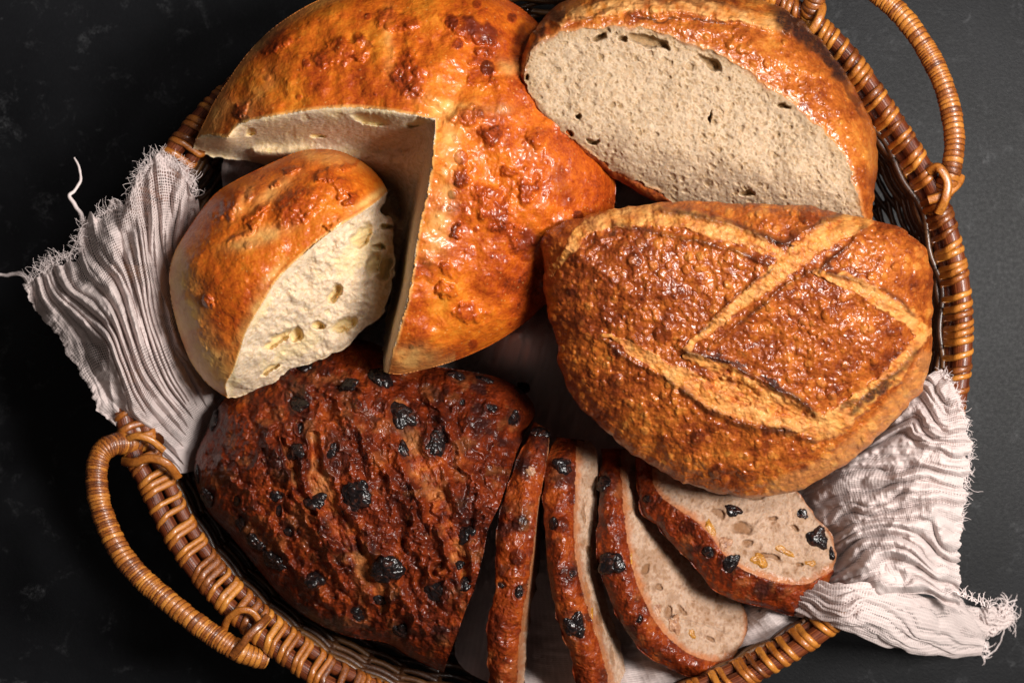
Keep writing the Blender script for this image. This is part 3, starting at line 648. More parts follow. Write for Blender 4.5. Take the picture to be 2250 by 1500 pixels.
def build_round():
    outl = [(1192, 565), (1188, 532), (1204, 508), (1240, 490), (1290, 474), (1350, 459), (1430, 448), (1520, 443), (1620, 446), (1700, 450), (1790, 455), (1850, 468), (1930, 486), (1980, 503), (2020, 530), (2040, 560), (2048, 620), (2048, 700), (2047, 750), (2044, 790), (2028, 850), (1996, 892), (1950, 938), (1888, 998), (1828, 1038), (1740, 1080), (1649, 1091), (1568, 1080), (1492, 1054), (1424, 1020), (1362, 975), (1298, 918), (1256, 868), (1228, 800), (1224, 742), (1204, 682), (1194, 622)]
    L = cat(outl, 7, True); nz = fbm(L[:, 0], L[:, 1], 22, 4, 3); dv = L-L.mean(0); dv /= np.linalg.norm(dv, axis=1)[:, None]; L = L+dv*nz[:, None]*4
    f = grid(L, 1.7); X, Y = f.X, f.Y; d = np.maximum(f.D, 0)
    ez = 630-.29*(Y-450)
    z = ez+170*dome(d, 250, 2.1)
    bands = [([(1905, 474, 22), (1850, 498, 26), (1790, 532, 26), (1720, 590, 23), (1640, 656, 17), (1560, 722, 12), (1505, 768, 9)]),
             ([(1212, 600, 8), (1245, 552, 13), (1290, 502, 18), (1360, 478, 22), (1430, 474, 24), (1500, 482, 23), (1580, 502, 22), (1650, 528, 18), (1712, 562, 14)]),
             ([(1790, 598, 7), (1850, 616, 15), (1920, 650, 18), (1985, 690, 18), (2030, 728, 14)]),
             ([(1325, 734, 5), (1400, 772, 12), (1465, 812, 18), (1530, 850, 30), (1610, 880, 34), (1690, 910, 30), (1760, 932, 22)]),
             ([(1505, 776, 7), (1570, 808, 18), (1650, 858, 20), (1740, 905, 26), (1800, 935, 30), (1850, 915, 26), (1910, 868, 20), (1970, 812, 18), (2020, 756, 14), (2042, 722, 8)])]
    sc = np.zeros(X.shape)
    for i, b in enumerate(bands):
        q, _ = band(X, Y, b, 1, 6, 5+i); q = q*1.02; sc = np.maximum(sc, sst(1.15, .85, q+.12*fbm(X, Y, 9, 3, 6)))
    lowb, _ = band(X, Y, [(1700, 1078), (1800, 1036), (1900, 965), (1990, 872), (2040, 790)], 24, 6, 40)
    side = sst(1.3, .6, lowb)
    hL, iL = bubbles(X, Y, 62, 321, 10, 24, .55); hb, ib = bubbles(X, Y, 23, 322, 4.5, 11.5, 1.); hs, is_ = bubbles(X+4, Y+9, 12, 323, 2.5, 6., .95)
    blis = np.clip(hb/7, 0, 1)
    rough_ = ridge(X, Y, 30, 4, 8)
    vm = sst(-.5, .5, fbm(X, Y, 80, 3, 55)); zc = hb*(.25+.3*vm)+hs*.35+hL*.3+fbm(X, Y, 40, 3, 9)*5+rough_*2.5+fbm(X, Y, 9, 3, 4)*1.1
    # fibrous opened dough in the scores
    fa = fbm(X*.9+Y*.5, Y*1.4-X*.6, 9, 4, 31)*2.4+fbm(X, Y, 30, 3, 7)*4
    low = spots(X, Y, [(1600, 850, 90, 26, 24, 1), (1740, 905, 60, 22, 20, .8)], 10)
    zsc = 5+fa-14*low+6*ridge(X*.6+Y*.6, Y*1.6-X*.9, 22, 3, 61)*low
    z = z+(zc*(1-sc)+zsc*sc)*sst(0, 5, d)
    # raised flaps (ears) beside the scores
    def ear(pts, w, h, off=4):
        q, s = band(X, Y, pts, w, off, 77); return h*np.exp(-q*q)
    lines = [([(1510, 776), (1590, 792), (1660, 828), (1720, 860), (1790, 905)], 8, 16), ([(1450, 462), (1520, 470), (1600, 490), (1660, 512), (1725, 535), (1770, 508), (1850, 470)], 8, 9), ([(1500, 858), (1570, 905), (1640, 935), (1720, 945), (1790, 965)], 8, 12),
             ([(1350, 470+26), (1420, 508), (1500, 525), (1600, 545), (1690, 580)], 6, 8), ([(1800, 592), (1840, 560), (1880, 520), (1900, 500)], 6, 9), ([(1330, 748), (1400, 800), (1460, 832), (1480, 850)], 6, 7), ([(1870, 905), (1930, 850), (1985, 805), (2015, 770)], 7, 10), ([(1540, 732), (1620, 650), (1700, 592)], 4, 5), ([(1560, 765), (1650, 690), (1740, 620), (1790, 590)], 5, 7), ([(1820, 598), (1890, 618), (1950, 640), (2010, 690)], 5, 7)]
    chm = np.zeros(X.shape)
    for p, w, h in lines:
        q, s = band(X, Y, p, w, 4, 77); g = np.exp(-q*q); z = z+h*g*.8*sst(0, 14, d); chm = np.maximum(chm, g*(.72 if h < 9 else .85))
    f.Z = z
    chm = chm*np.clip(.75+.6*fbm(X, Y, 40, 3, 88), 0, 1)
    chm = np.maximum(chm, spots(X, Y, [(1590, 790, 60, 6, 14, .9), (1700, 845, 46, 7, 28, .95), (1925, 862, 56, 8, -38, .9), (1720, 532, 36, 5, 10, .9), (1345, 512, 14, 6, -40, .7), (1820, 585, 10, 8, 0, .7), (1870, 888, 26, 6, -20, .7)], 6))
    tone = .47+.14*fbm(X, Y, 70, 4, 381)+.10*blis*(ib > .35)-.12*sst(.2, .7, fbm(X, Y, 26, 3, 31))-.2*np.clip(hL/14, 0, 1)*(iL < .3)-.12*(1-blis)*.6+.05*rough_+.10*gauss(X, Y, [(1600, 1000, 300, 60, -10, 1)])
    tone = tone*(1-sc)+sc*(.74+.24*fbm(X*.9+Y*.5, Y*1.4-X*.6, 14, 4, 5)-.25*low*sst(.1, -.4, fbm(X, Y, 24, 3, 8)))
    tone = tone+side*.14
    pale = np.clip(sc*(.26+.4*fbm(X, Y, 22, 4, 91))*(1-.5*low)+.3*side+.08*(ib > .75)*blis*(1-sc), 0, .9)*(1-chm)
    dry = np.clip(sc*.75+side*.3, 0, 1)
    root = thing('scored_loaf', tuple(P(1620., 770., 230.)), 'whole golden-brown sourdough loaf with blistered crust and crossing scored ridges', 'bread')
    solid(f, root, {'score_opening': cells(sc > .5)}, M_SOUR, base_attrs(f, tone=tone, pale=pale, char=chm, dry=dry), (1620, 770), 230, skirt=((3, .1), (16, .28), (60, .6), (150, 1.)))

# ---------------------------------------------------------------- raisins and nuts
def fruit_mats():
    m = Mt('raisin_black'); co = m.obj(); n = m.noise(m.px(13), 1, .5, co, 1.)
    m.set(m.b.inputs['Base Color'], m.ramp(n, [(.3, (.003, .0025, .003)), (.55, (.010, .006, .006)), (.8, (.055, .016, .009))]))
    m.b.inputs['Roughness'].default_value = .27; m.b.inputs['Specular IOR Level'].default_value = .4
    m.set(m.b.inputs['Normal'], m.bump(m.math('ADD', n, m.noise(m.px(22), 1, .5, co, 1.)), 5*S, .7))
    w = Mt('walnut'); co = w.obj(); n = w.noise(w.px(9), 4, .6, co)
    w.set(w.b.inputs['Base Color'], w.ramp(n, [(.3, (.16, .06, .03)), (.7, (.45, .24, .13))])); w.b.inputs['Roughness'].default_value = .45
    w.set(w.b.inputs['Normal'], w.bump(n, 3*S, .5))
    g = Mt('golden_raisin'); co = g.obj(); n = g.noise(g.px(9), 4, .6, co, 1)
    g.set(g.b.inputs['Base Color'], g.ramp(n, [(.3, (.20, .07, .008)), (.7, (.48, .22, .03))])); g.b.inputs['Roughness'].default_value = .3; g.b.inputs['Subsurface Weight'].default_value = .2; g.b.inputs['Subsurface Scale'].default_value = 6*S
    g.set(g.b.inputs['Normal'], g.bump(n, 3*S, .6))
    return m.m, w.m, g.m
M_RZ, M_WN, M_GR = fruit_mats()
def fruit(f, root, px, py, rx, ry, deg, name='raisin', m=None, seed=0, lift=.1, flat=.5):
    z0, nv = sample(f, px, py); nu, nw = 72, 44
    u = np.linspace(0, 2*np.pi, nu, endpoint=False); w = np.linspace(-np.pi/2, np.pi/2, nw); U, W = np.meshgrid(u, w)
    x, y, z = np.cos(U)*np.cos(W), np.sin(U)*np.cos(W), np.sin(W)
    q = .10*np.sin(3*x+2*y+seed)+.09*np.sin(4*y-3*x+seed*2)+.05*np.sin(7*x+5*y+seed*3)+ridge(x*4+z*2+seed+fbm(x, y, .6, 2, seed)*.8, y*4-z*1.7+seed*2., 1., 2, seed+5)*.10
    r = 1+q; sz = min(rx, ry)*flat
    q2 = .12*np.cos(3*U+seed)*np.cos(W)+.08*np.cos(2*U+seed*2)*np.cos(W)
    lx, ly, lz = x*(r+q2)*rx, y*(r+q2)*ry, z*r*sz
    ca, sa = math.cos(math.radians(-deg)), math.sin(math.radians(-deg))
    lx, ly = lx*ca-ly*sa, lx*sa+ly*ca
    t1 = Vector((1, 0, 0)); t1 = (t1-nv*t1.dot(nv)).normalized(); t2 = nv.cross(t1)
    c = P(np.float64(px), np.float64(py), np.float64(z0+sz*lift)); k = (ZC-z0)/(ZC-ZR)*S
    V = c+k*(lx[..., None]*np.array(t1)+ly[..., None]*np.array(t2)+lz[..., None]*np.array(nv))
    i = np.arange(nw-1)[:, None]; j = np.arange(nu)[None]
    F = np.stack([i*nu+j, i*nu+(j+1) % nu, (i+1)*nu+(j+1) % nu, (i+1)*nu+j], -1).reshape(-1, 4)
    return mesh(name, V.reshape(-1, 3), F, m or M_RZ, root)

RAIS = [(762, 852, 31, 20, -5), (836, 832, 28, 20, 20), (668, 800, 24, 18, 30), (657, 888, 28, 16, 50), (782, 1093, 30, 34, 20), (848, 1250, 30, 29, 0), (880, 912, 24, 34, -30), (958, 975, 24, 32, 25), (886, 988, 12, 18, -20), (566, 1192, 24, 20, 40), (604, 1232, 26, 22, 20),
        (692, 1272, 20, 19, 0), (632, 1166, 15, 15, 0), (606, 1090, 18, 12, 10), (613, 1122, 7, 18, 0), (457, 1092, 18, 24, 20), (522, 1100, 9, 13, 0), (960, 1298, 30, 24, 35), (1020, 1280, 13, 18, 20), (836, 1318, 22, 11, 10), (784, 1346, 21, 17, 30), (881, 1382, 17, 26, -10),
        (692, 1102, 24, 15, -15), (650, 992, 20, 16, 40), (472, 922, 12, 26, 15), (1002, 826, 20, 14, 20), (1064, 834, 22, 9, 10), (1080, 897, 15, 10, 20), (1024, 1172, 17, 20, 40), (658, 940, 9, 14, 0), (1015, 884, 7, 9, 0), (434, 1042, 8, 18, 0), (730, 990, 12, 22, 30, ), (1128, 918, 14, 18, 0), (530, 1145, 12, 20, 10), (1010, 1240, 10, 8, 0)]
def raisin_detail(X, Y, seed, fr):
    w1 = ridge(X*1.1+Y*.5, Y*.9-X*.3, 46, 4, seed); w2 = ridge(X, Y, 17, 3, seed+9)
    det = fbm(X, Y, 90, 3, seed+1)*10+w1*10+w2*3.6+ridge(X*.9+Y*.25, Y*.35-X*.15, 40, 3, seed+33)*6+fbm(X, Y, 9, 3, seed+3)*1.6
    hs, _ = bubbles(X, Y, 22, seed+4, 2, 6.5, .5); hm, im = bubbles(X, Y, 75, seed+6, 8, 20, .5)
    det = det+hs*.4+hm*.4
    tone = .47+.17*fbm(X, Y, 60, 4, seed+11)-.12*w1*.6-.22*np.clip(hm/10, 0, 1)-.10*np.clip(hs/5, 0, 1)+.05*w2
    char = sst(.40, .85, fbm(X, Y, 48, 4, seed+15))*.75
    pit = np.zeros(X.shape)
    for q in fr:
        g = gauss(X, Y, [(q[0], q[1], q[2]*1.25, q[3]*1.25, q[4], 1.)]); pit = np.maximum(pit, g); det = det+6*np.exp(-((np.sqrt(-np.log(g+1e-9))-.92)/.22)**2)
    det = det-pit*7; char = np.maximum(char, sst(.3, .6, pit)*.5)
    pale = np.clip(sst(.25, .8, fbm(X, Y, 36, 4, seed+21))*.18, 0, 1)
    return det, tone, char, pale
def build_raisin_loaf():
    outer = [(975, 1476), (900, 1442), (850, 1412), (762, 1396), (682, 1360), (620, 1312), (560, 1242), (502, 1172), (456, 1122), (430, 1062), (430, 1002), (452, 950), (474, 902), (502, 868), (560, 830), (640, 780), (710, 752), (790, 745), (860, 770), (930, 800), (1010, 812), (1090, 828), (1148, 858), (1176, 905), (1150, 955)]
    cut = [(1150, 955), (1138, 990), (1120, 1042), (1092, 1120), (1068, 1180), (1045, 1280), (1012, 1370), (975, 1476)]
    O, K = cat(outer, 7), cat(cut, 6); K[1:-1, 0] += fbm(K[1:-1, 0], K[1:-1, 1], 20, 3, 4)*2.5
    f = grid(np.vstack([O, K[1:-1]]), ST); X, Y = f.X, f.Y
    d, *_ = pdist(X, Y, O)
    det, tone, char, pale = raisin_detail(X, Y, 401, RAIS)
    z = 230+285*dome(d, 330, 2.0)
    sc = np.zeros(X.shape); dep = np.zeros(X.shape)
    for pts in ([(872, 885, 14), (893, 940, 22), (915, 1010, 24), (945, 1070, 24), (980, 1140, 22), (1005, 1210, 18), (1022, 1270, 12)], [(690, 955, 8), (697, 1040, 16), (722, 1110, 20), (765, 1180, 22), (805, 1250, 20), (835, 1310, 14), (848, 1340, 6)], [(625, 960, 4), (640, 1010, 10), (650, 1060, 10), (690, 1130, 8)]):
        q, s = band(X, Y, pts, 1, 7, 11); m_ = sst(1.25, .5, q); sc = np.maximum(sc, m_); dep = np.maximum(dep, sst(1.4, .1, q)*6); z = z+9*np.exp(-((q-1.6)/.5)**2)
    for pts, w, h in (([(560, 900), (600, 985), (640, 1080), (700, 1190), (760, 1300)], 11, 13), ([(740, 880), (790, 960), (850, 1060), (905, 1160), (950, 1270)], 12, 14), ([(930, 870), (990, 950), (1035, 1060), (1060, 1150)], 10, 12), ([(480, 1000), (540, 1090), (610, 1190), (700, 1300), (790, 1370)], 11, 12), ([(800, 1180), (870, 1290), (930, 1390)], 10, 12), ([(640, 830), (730, 870), (800, 850)], 9, 9), ([(960, 1100), (985, 1220), (975, 1330)], 9, 10)):
        q, s = band(X, Y, pts, w, 16, 13); z = z+h*(np.exp(-q*q)-.6*np.exp(-((q-2.)/.8)**2)); char = np.maximum(char, .32*np.exp(-((q-1.7)/.7)**2))
    fib = fbm(X*1.2-Y*.4, Y*.5+X*.2, 9, 4, 31)*3.4+fbm(X, Y, 24, 3, 7)*4
    pores, ph = crumb_tex(X, Y, 431, ((26, 3, 8, .5), (13, 2, 4, .7)))
    f.Z = z+(det*(1-sc)+(fib+pores*.6)*sc-dep)*sst(0, 24, d)
    tone = tone*(1-sc)+sc*(.60+.3*fbm(X, Y, 18, 4, 77)); pale = pale*(1-sc)+sc*np.clip(.22+.5*fbm(X, Y, 30, 3, 17), 0, 1)
    char = np.maximum(char*(1-sc), spots(X, Y, [(735, 1000, 34, 60, 0, .6), (655, 870, 26, 44, 20, .6), (880, 930, 24, 50, -25, .7), (505, 940, 30, 40, 0, .3), (600, 880, 60, 14, -30, .3)], 14))
    root = thing('raisin_loaf', tuple(P(800., 1100., 60.)), 'uncut end of a dark reddish-brown raisin loaf studded with black raisins', 'bread')
    solid(f, root, {'score_opening': cells(sc > .5)}, M_RAISIN, base_attrs(f, tone=tone, pale=pale, char=char, dry=sc*.7), (800, 1110), 70)
    for i, q in enumerate(RAIS): fruit(f, root, q[0], q[1], q[2]*1.12, q[3]*1.12, q[4], seed=i+1, lift=.05-.25*((i*7) % 5)/5, flat=.55)

def build_slice(spec, k):
    """crust strip between left and mid line, crumb between mid and right line"""
    Lf, Md, Rt = [cat(spec[n], 6) for n in ('left', 'mid', 'right')]     # (x,y,z) top -> bottom
    Rt[:, 2] = np.maximum(Rt[:, 2], spec['at'][2]+12)
    outline = np.vstack([Lf[:, :2], Rt[::-1][:, :2]])
    keep = [0]
    for i in range(1, len(outline)):
        if np.hypot(*(outline[i]-outline[keep[-1]])) > 1: keep.append(i)
    outline = outline[keep]; outline[:, 0] += fbm(outline[:, 0], outline[:, 1], 26, 4, k)*4.5
    f = grid(outline, 1.7); X, Y = f.X, f.Y
    facepoly = np.vstack([Md[:, :2], Rt[::-1][:, :2]])
    face = inside(X+fbm(X, Y, 18, 3, k)*2.5, Y, facepoly)
    dRt = pdist(X, Y, Rt)[0]; face |= ((f.D <= 0) | (dRt < 9)) & (dRt < pdist(X, Y, Lf)[0])*(dRt < pdist(X, Y, Md)[0])
    det, tone, char, pale = raisin_detail(X, Y, 500+k*20, spec['rais'])
    zc, t = between(X, Y, Lf, Md); zc = zc+spec.get('bulge', 26)*np.sin(np.pi*np.clip(t, 0, 1))**.8
    zf, tf = between(X, Y, Md, Rt, .9)
    cz, hl = crumb_tex(X, Y, 531+k*10, ((46, 6, 12, .45), (21, 3, 7, .65), (10.5, 2, 4.2, .9)), (1.25, .8, spec.get('ang', 0)))
    big = spots(X, Y, spec.get('holes', [(-99, 0, 1, 1, 0)]), 4, 19)
    edge = sst(0, 12, f.D)
    f.Z = np.where(face, zf+(cz*.6-big*9)*sst(0, .08, tf), zc+det*.6*edge)
    dm, *_ = pdist(X, Y, Md); cm = face*1.
    ring = sst(20, 3, dm+fbm(X, Y, 12, 3, 3)*5)*face; tone = np.where(face, .78, tone+.05); pale = np.where(face, .4, pale)
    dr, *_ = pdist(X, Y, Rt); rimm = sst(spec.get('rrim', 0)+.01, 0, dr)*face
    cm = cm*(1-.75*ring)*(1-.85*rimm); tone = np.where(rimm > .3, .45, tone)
    stain = np.clip(sst(.2, .7, fbm(X, Y, 34, 4, 61+k))*.45+hl*.6+big*.8, 0, 1)
    root = thing('bread_slice', tuple(P(*[np.float64(v) for v in spec['at']])), spec['label'], 'bread slice', 'slices cut from the raisin loaf')
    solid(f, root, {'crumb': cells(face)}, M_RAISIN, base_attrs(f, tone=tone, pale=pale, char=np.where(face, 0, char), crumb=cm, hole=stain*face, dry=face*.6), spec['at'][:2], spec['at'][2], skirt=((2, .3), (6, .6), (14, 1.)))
    for i, q in enumerate(spec['rais']): fruit(f, root, *q[:5], seed=i+k*9+50, lift=-.15, flat=.55)
    for i, q in enumerate(spec.get('nuts', [])): fruit(f, root, *q[:5], name='walnut_piece', m=M_WN, seed=i+k*7+90, lift=-.45, flat=.55)
    for i, q in enumerate(spec.get('gold', [])): fruit(f, root, *q[:5], name='golden_raisin', m=M_GR, seed=i+k*5+130, lift=-.55, flat=.6)

SLICES = [
 dict(label='thin raisin bread slice standing next to the uncut raisin loaf, mostly dark crust showing', at=(1130, 1250, 235),
      left=[(1172, 925, 300), (1150, 985, 370), (1122, 1050, 400), (1102, 1110, 420), (1090, 1190, 430), (1086, 1290, 425), (1074, 1350, 410), (1070, 1420, 385), (1078, 1530, 330)],
      mid=[(1204, 940, 300), (1204, 985, 375), (1194, 1050, 400), (1180, 1120, 425), (1172, 1200, 435), (1162, 1270, 430), (1150, 1340, 415), (1140, 1420, 390), (1134, 1530, 330)],
      right=[(1207, 945, 260), (1207, 990, 320), (1200, 1060, 300), (1194, 1120, 270), (1188, 1200, 240), (1180, 1270, 220), (1168, 1340, 200), (1158, 1420, 190), (1150, 1530, 170)],
      rais=[(1186, 950, 20, 16, 0), (1100, 1285, 12, 8, 0), (1140, 1300, 12, 16, 20)], nuts=[(1165, 1035, 13, 10, 20)], bulge=24),
 dict(label='second raisin bread slice from the uncut loaf, with a burnt raisin low on its crust', at=(1265, 1260, 235),
      left=[(1222, 960, 280), (1203, 1010, 370), (1192, 1090, 400), (1196, 1180, 420), (1206, 1280, 420), (1228, 1370, 405), (1252, 1440, 380), (1272, 1540, 320)],
      mid=[(1268, 965, 280), (1266, 1010, 370), (1262, 1090, 405), (1262, 1180, 425), (1272, 1270, 425), (1298, 1360, 405), (1324, 1440, 380), (1344, 1540, 320)],
      right=[(1300, 968, 240), (1312, 1010, 320), (1310, 1090, 330), (1314, 1180, 320), (1322, 1270, 290), (1344, 1360, 260), (1370, 1440, 240), (1392, 1540, 200)],
      rais=[(1236, 1024, 22, 20, 20), (1264, 1372, 22, 32, -15), (1256, 1260, 9, 12, 0), (1216, 1150, 10, 14, 0)], holes=[(1318, 1360, 6, 40, -14), (1290, 1290, 5, 26, -5), (1284, 1130, 4, 30, 0), (1345, 1440, 5, 30, -14), (1295, 1210, 6, 12, 0)], gold=[(1300, 1345, 6, 18, 14)], bulge=28),
 dict(label='third raisin bread slice, its crumb face partly shaded by the slice lying over it', at=(1440, 1260, 235),
      left=[(1322, 985, 260), (1318, 1050, 340), (1314, 1120, 370), (1310, 1200, 385), (1326, 1280, 385), (1360, 1360, 375), (1404, 1424, 360), (1472, 1470, 335), (1545, 1492, 310), (1596, 1488, 290)],
      mid=[(1364, 985, 260), (1366, 1050, 345), (1370, 1120, 380), (1380, 1200, 395), (1400, 1280, 395), (1436, 1358, 385), (1488, 1418, 365), (1540, 1446, 345), (1580, 1452, 325), (1612, 1440, 310)],
      right=[(1390, 985, 240), (1440, 1040, 240), (1500, 1110, 230), (1550, 1160, 220), (1590, 1220, 225), (1618, 1280, 235), (1634, 1330, 250), (1640, 1372, 265), (1634, 1408, 285), (1612, 1440, 310)],
      rais=[(1344, 1238, 27, 24, 30), (1326, 1062, 16, 22, 0), (1404, 1360, 8, 12, 20)], nuts=[(1482, 1372, 15, 22, -10), (1444, 1342, 10, 22, -10)], gold=[(1520, 1392, 16, 8, 40), (1386, 1228, 5, 14, 0)], holes=[(1450, 1290, 10, 5, 30), (1500, 1340, 14, 5, 50), (1420, 1250, 8, 14, 20), (1560, 1400, 12, 6, 20), (1468, 1345, 9, 14, 0)], bulge=24, rrim=9, ang=20),
 dict(label='raisin bread slice lying half under the scored loaf, its crumb with golden raisins facing up', at=(1600, 1190, 255),
      left=[(1396, 1000, 330), (1400, 1060, 350), (1412, 1128, 370), (1442, 1152, 385), (1476, 1196, 390), (1520, 1236, 392), (1560, 1288, 388), (1612, 1318, 375), (1680, 1334, 360), (1738, 1352, 345), (1772, 1344, 345), (1800, 1312, 350), (1834, 1256, 355)],
      mid=[(1430, 1000, 340), (1434, 1050, 370), (1452, 1090, 400), (1490, 1118, 425), (1530, 1146, 435), (1566, 1184, 440), (1600, 1226, 440), (1642, 1256, 430), (1700, 1276, 415), (1744, 1284, 405), (1782, 1280, 400), (1812, 1262, 395), (1834, 1250, 388)],
      right=[(1470, 1000, 350), (1560, 1010, 370), (1660, 1030, 380), (1720, 1050, 385), (1752, 1078, 388), (1775, 1106, 390), (1796, 1138, 392), (1816, 1160, 393), (1830, 1186, 393), (1836, 1214, 392), (1834, 1250, 388)],
      rais=[(1556, 1212, 17, 12, 30), (1605, 1236, 18, 22, 30), (1796, 1180, 22, 26, -20), (1612, 1122, 18, 12, 20), (1762, 1128, 14, 12, 40), (1422, 1096, 12, 10, 0), (1828, 1218, 8, 14, 0)], nuts=[(1592, 1196, 15, 18, 20)], gold=[(1664, 1228, 22, 16, 20), (1718, 1208, 34, 8, 20), (1560, 1160, 12, 20, -20), (1780, 1236, 14, 7, 0)], holes=[(1632, 1160, 30, 14, 10), (1640, 1195, 14, 8, 0), (1700, 1140, 10, 5, 0), (1745, 1160, 12, 6, 30), (1580, 1130, 16, 7, 30), (1690, 1222, 30, 6, 15), (1660, 1090, 20, 6, 0), (1758, 1240, 10, 5, 0)], bulge=10, rrim=8, ang=30),
]

# ================================================================== CLOTH
def gauze():
    m = Mt('gauze'); uv = m.n('TexCoord').outputs['UV']
    sx = m.n('SeparateXYZ', {0: uv}); w = m.noise(.02, 2, .5, uv)
    def thr(a):
        s = m.math('SINE', m.math('MULTIPLY', a, 2*math.pi/7.5)); return m.math('ABSOLUTE', m.math('SINE', m.math('MULTIPLY', a, math.pi/7.0)))
    jx = m.math('ADD', sx.outputs[0], m.math('MULTIPLY', m.noise(.06, 2, .5, uv), 6.)); jy = m.math('ADD', sx.outputs[1], m.math('MULTIPLY', m.noise(.05, 2, .5, uv), 6.))
    a, b = thr(jx), thr(jy)            # 0 on a thread, 1 between threads
    gap = m.math('MULTIPLY', m.mr(a, .42, .72), m.mr(b, .42, .72)); op = m.attr('open')
    al = m.math('SUBTRACT', 1., m.math('MULTIPLY', gap, op), True)
    n = m.noise(m.px(30), 3, .5)
    m.set(m.b.inputs['Base Color'], m.mix(n, (.66, .54, .515), (.75, .64, .61)))
    m.b.inputs['Roughness'].default_value = .9; m.b.inputs['Specular IOR Level'].default_value = .15
    m.b.inputs['Sheen Weight'].default_value = .15
    m.set(m.b.inputs['Alpha'], al)
    m.set(m.b.inputs['Normal'], m.bump(m.math('ADD', m.math('MULTIPLY', m.math('ADD', a, b), -.25), m.math('MULTIPLY', m.noise(m.px(7), 3, .6), .7)), 2.6*S, .8))
    tr = m.n('BsdfTranslucent', {'Color': (.8, .74, .72)}); mx = m.n('MixShader', {0: .25, 1: m.b.outputs[0], 2: tr.outputs[0]})
    # keep the gaps of the weave open through the translucent share too
    tp = m.n('BsdfTransparent'); m2 = m.n('MixShader', {0: al, 1: tp.outputs[0], 2: mx.outputs[0]}); m.b.inputs['Alpha'].links and m.t.links.remove(m.b.inputs['Alpha'].links[0]); m.b.inputs['Alpha'].default_value = 1
    m.t.links.new(m2.outputs[0], m.out.inputs[0])
    t = Mt('cotton_thread'); t.b.inputs['Base Color'].default_value = (.68, .58, .56, 1); t.b.inputs['Roughness'].default_value = .9
    return m.m, t.m
def curve_at(pts, n):
    q = cat(pts, 12); s = np.concatenate([[0], np.cumsum(np.hypot(*np.diff(q[:, :2], axis=0).T))]); t = np.linspace(0, s[-1], n)
    return np.stack([np.interp(t, s, q[:, k]) for k in range(q.shape[1])], -1)
def coons(c0, c1, d0, d1, nu, nv):
    c0, c1 = curve_at(c0, nu)[None], curve_at(c1, nu)[None]; d0, d1 = curve_at(d0, nv)[:, None], curve_at(d1, nv)[:, None]
    u = np.linspace(0, 1, nu)[None, :, None]; v = np.linspace(0, 1, nv)[:, None, None]
    return (1-v)*c0+v*c1+(1-u)*d0+u*d1-((1-u)*(1-v)*c0[:, :1]+u*(1-v)*c0[:, -1:]+(1-u)*v*c1[:, :1]+u*v*c1[:, -1:])
def rimheight(X, Y):
    d, *_ = pdist(X, Y, RIM[::3], True); ins = inside(X, Y, RIM[::3])
    sd = np.where(ins, d, -d)
    o = np.maximum(-sd-30, 0); i = np.maximum(sd-35, 0)
    return 446-np.minimum(o*1.1, 330*(1-np.exp(-o/300.)))-np.minimum(i*.75, 190)
def folds(w, v, amp, seed, sharp=1.):
    """soft pleats across w (in pleat units) drifting along v"""
    w2 = w+2.1*vn(w*.23, v*2., seed)+.42*vn(w*.7, v*6, seed+1)
    a = np.abs(np.sin(np.pi*w2))**.75*2-1; b = np.abs(np.sin(np.pi*(w2*.47+vn(w*.3, v*2., seed+3))))*2-1
    return amp*(a*.5*(.6+1.1*vn(w2*.5, v*3., seed+7))+b*.65)*(.9+.4*vn(w*.35+9, v*1.7, seed+9)), a
WEDGE_O = [(852, 420), (812, 367), (742, 331), (660, 332), (570, 370), (482, 418), (428, 480), (385, 550), (372, 595), (374, 650), (400, 750), (450, 838), (500, 873), (600, 842), (700, 792), (840, 692), (868, 590)]
RAISIN_O = [(500, 1170), (456, 1122), (430, 1062), (430, 1002), (452, 950), (474, 902), (502, 868), (640, 780), (900, 900), (900, 1200)]
ROUND_O = [(1192, 565), (1290, 474), (1520, 443), (1790, 455), (1980, 503), (2048, 620), (2047, 750), (2028, 850), (1950, 938), (1888, 998), (1828, 1038), (1740, 1080), (1649, 1091), (1500, 1052), (1322, 912), (1224, 742)]
SLICE_O = [(1560, 1010), (1720, 1050), (1775, 1106), (1816, 1160), (1836, 1214), (1834, 1256), (1800, 1312), (1738, 1352), (1612, 1318), (1500, 1230)]
CHEESE_O = [(1345, 350), (1352, 440), (1325, 540), (1270, 610), (1200, 668), (1150, 712), (1080, 757), (1000, 792), (930, 812), (900, 600), (1100, 300)]
RAISIN_T = [(860, 770), (930, 800), (1010, 812), (1090, 828), (1148, 858), (1176, 905), (1150, 955), (1090, 1120), (900, 1100)]
def tuck(X, Y, z, lst):
    # the cloth passes underneath the loaves that press on it
    for L, ze in lst:
        d, _, _ = sdf(X, Y, np.array(L, float)); e = ze-.29*(Y-450) if L is ROUND_O else ze
        z = np.minimum(z, e-22-np.maximum(d, 0)*.6+np.maximum(-d-2, 0)*2.2)
    return z
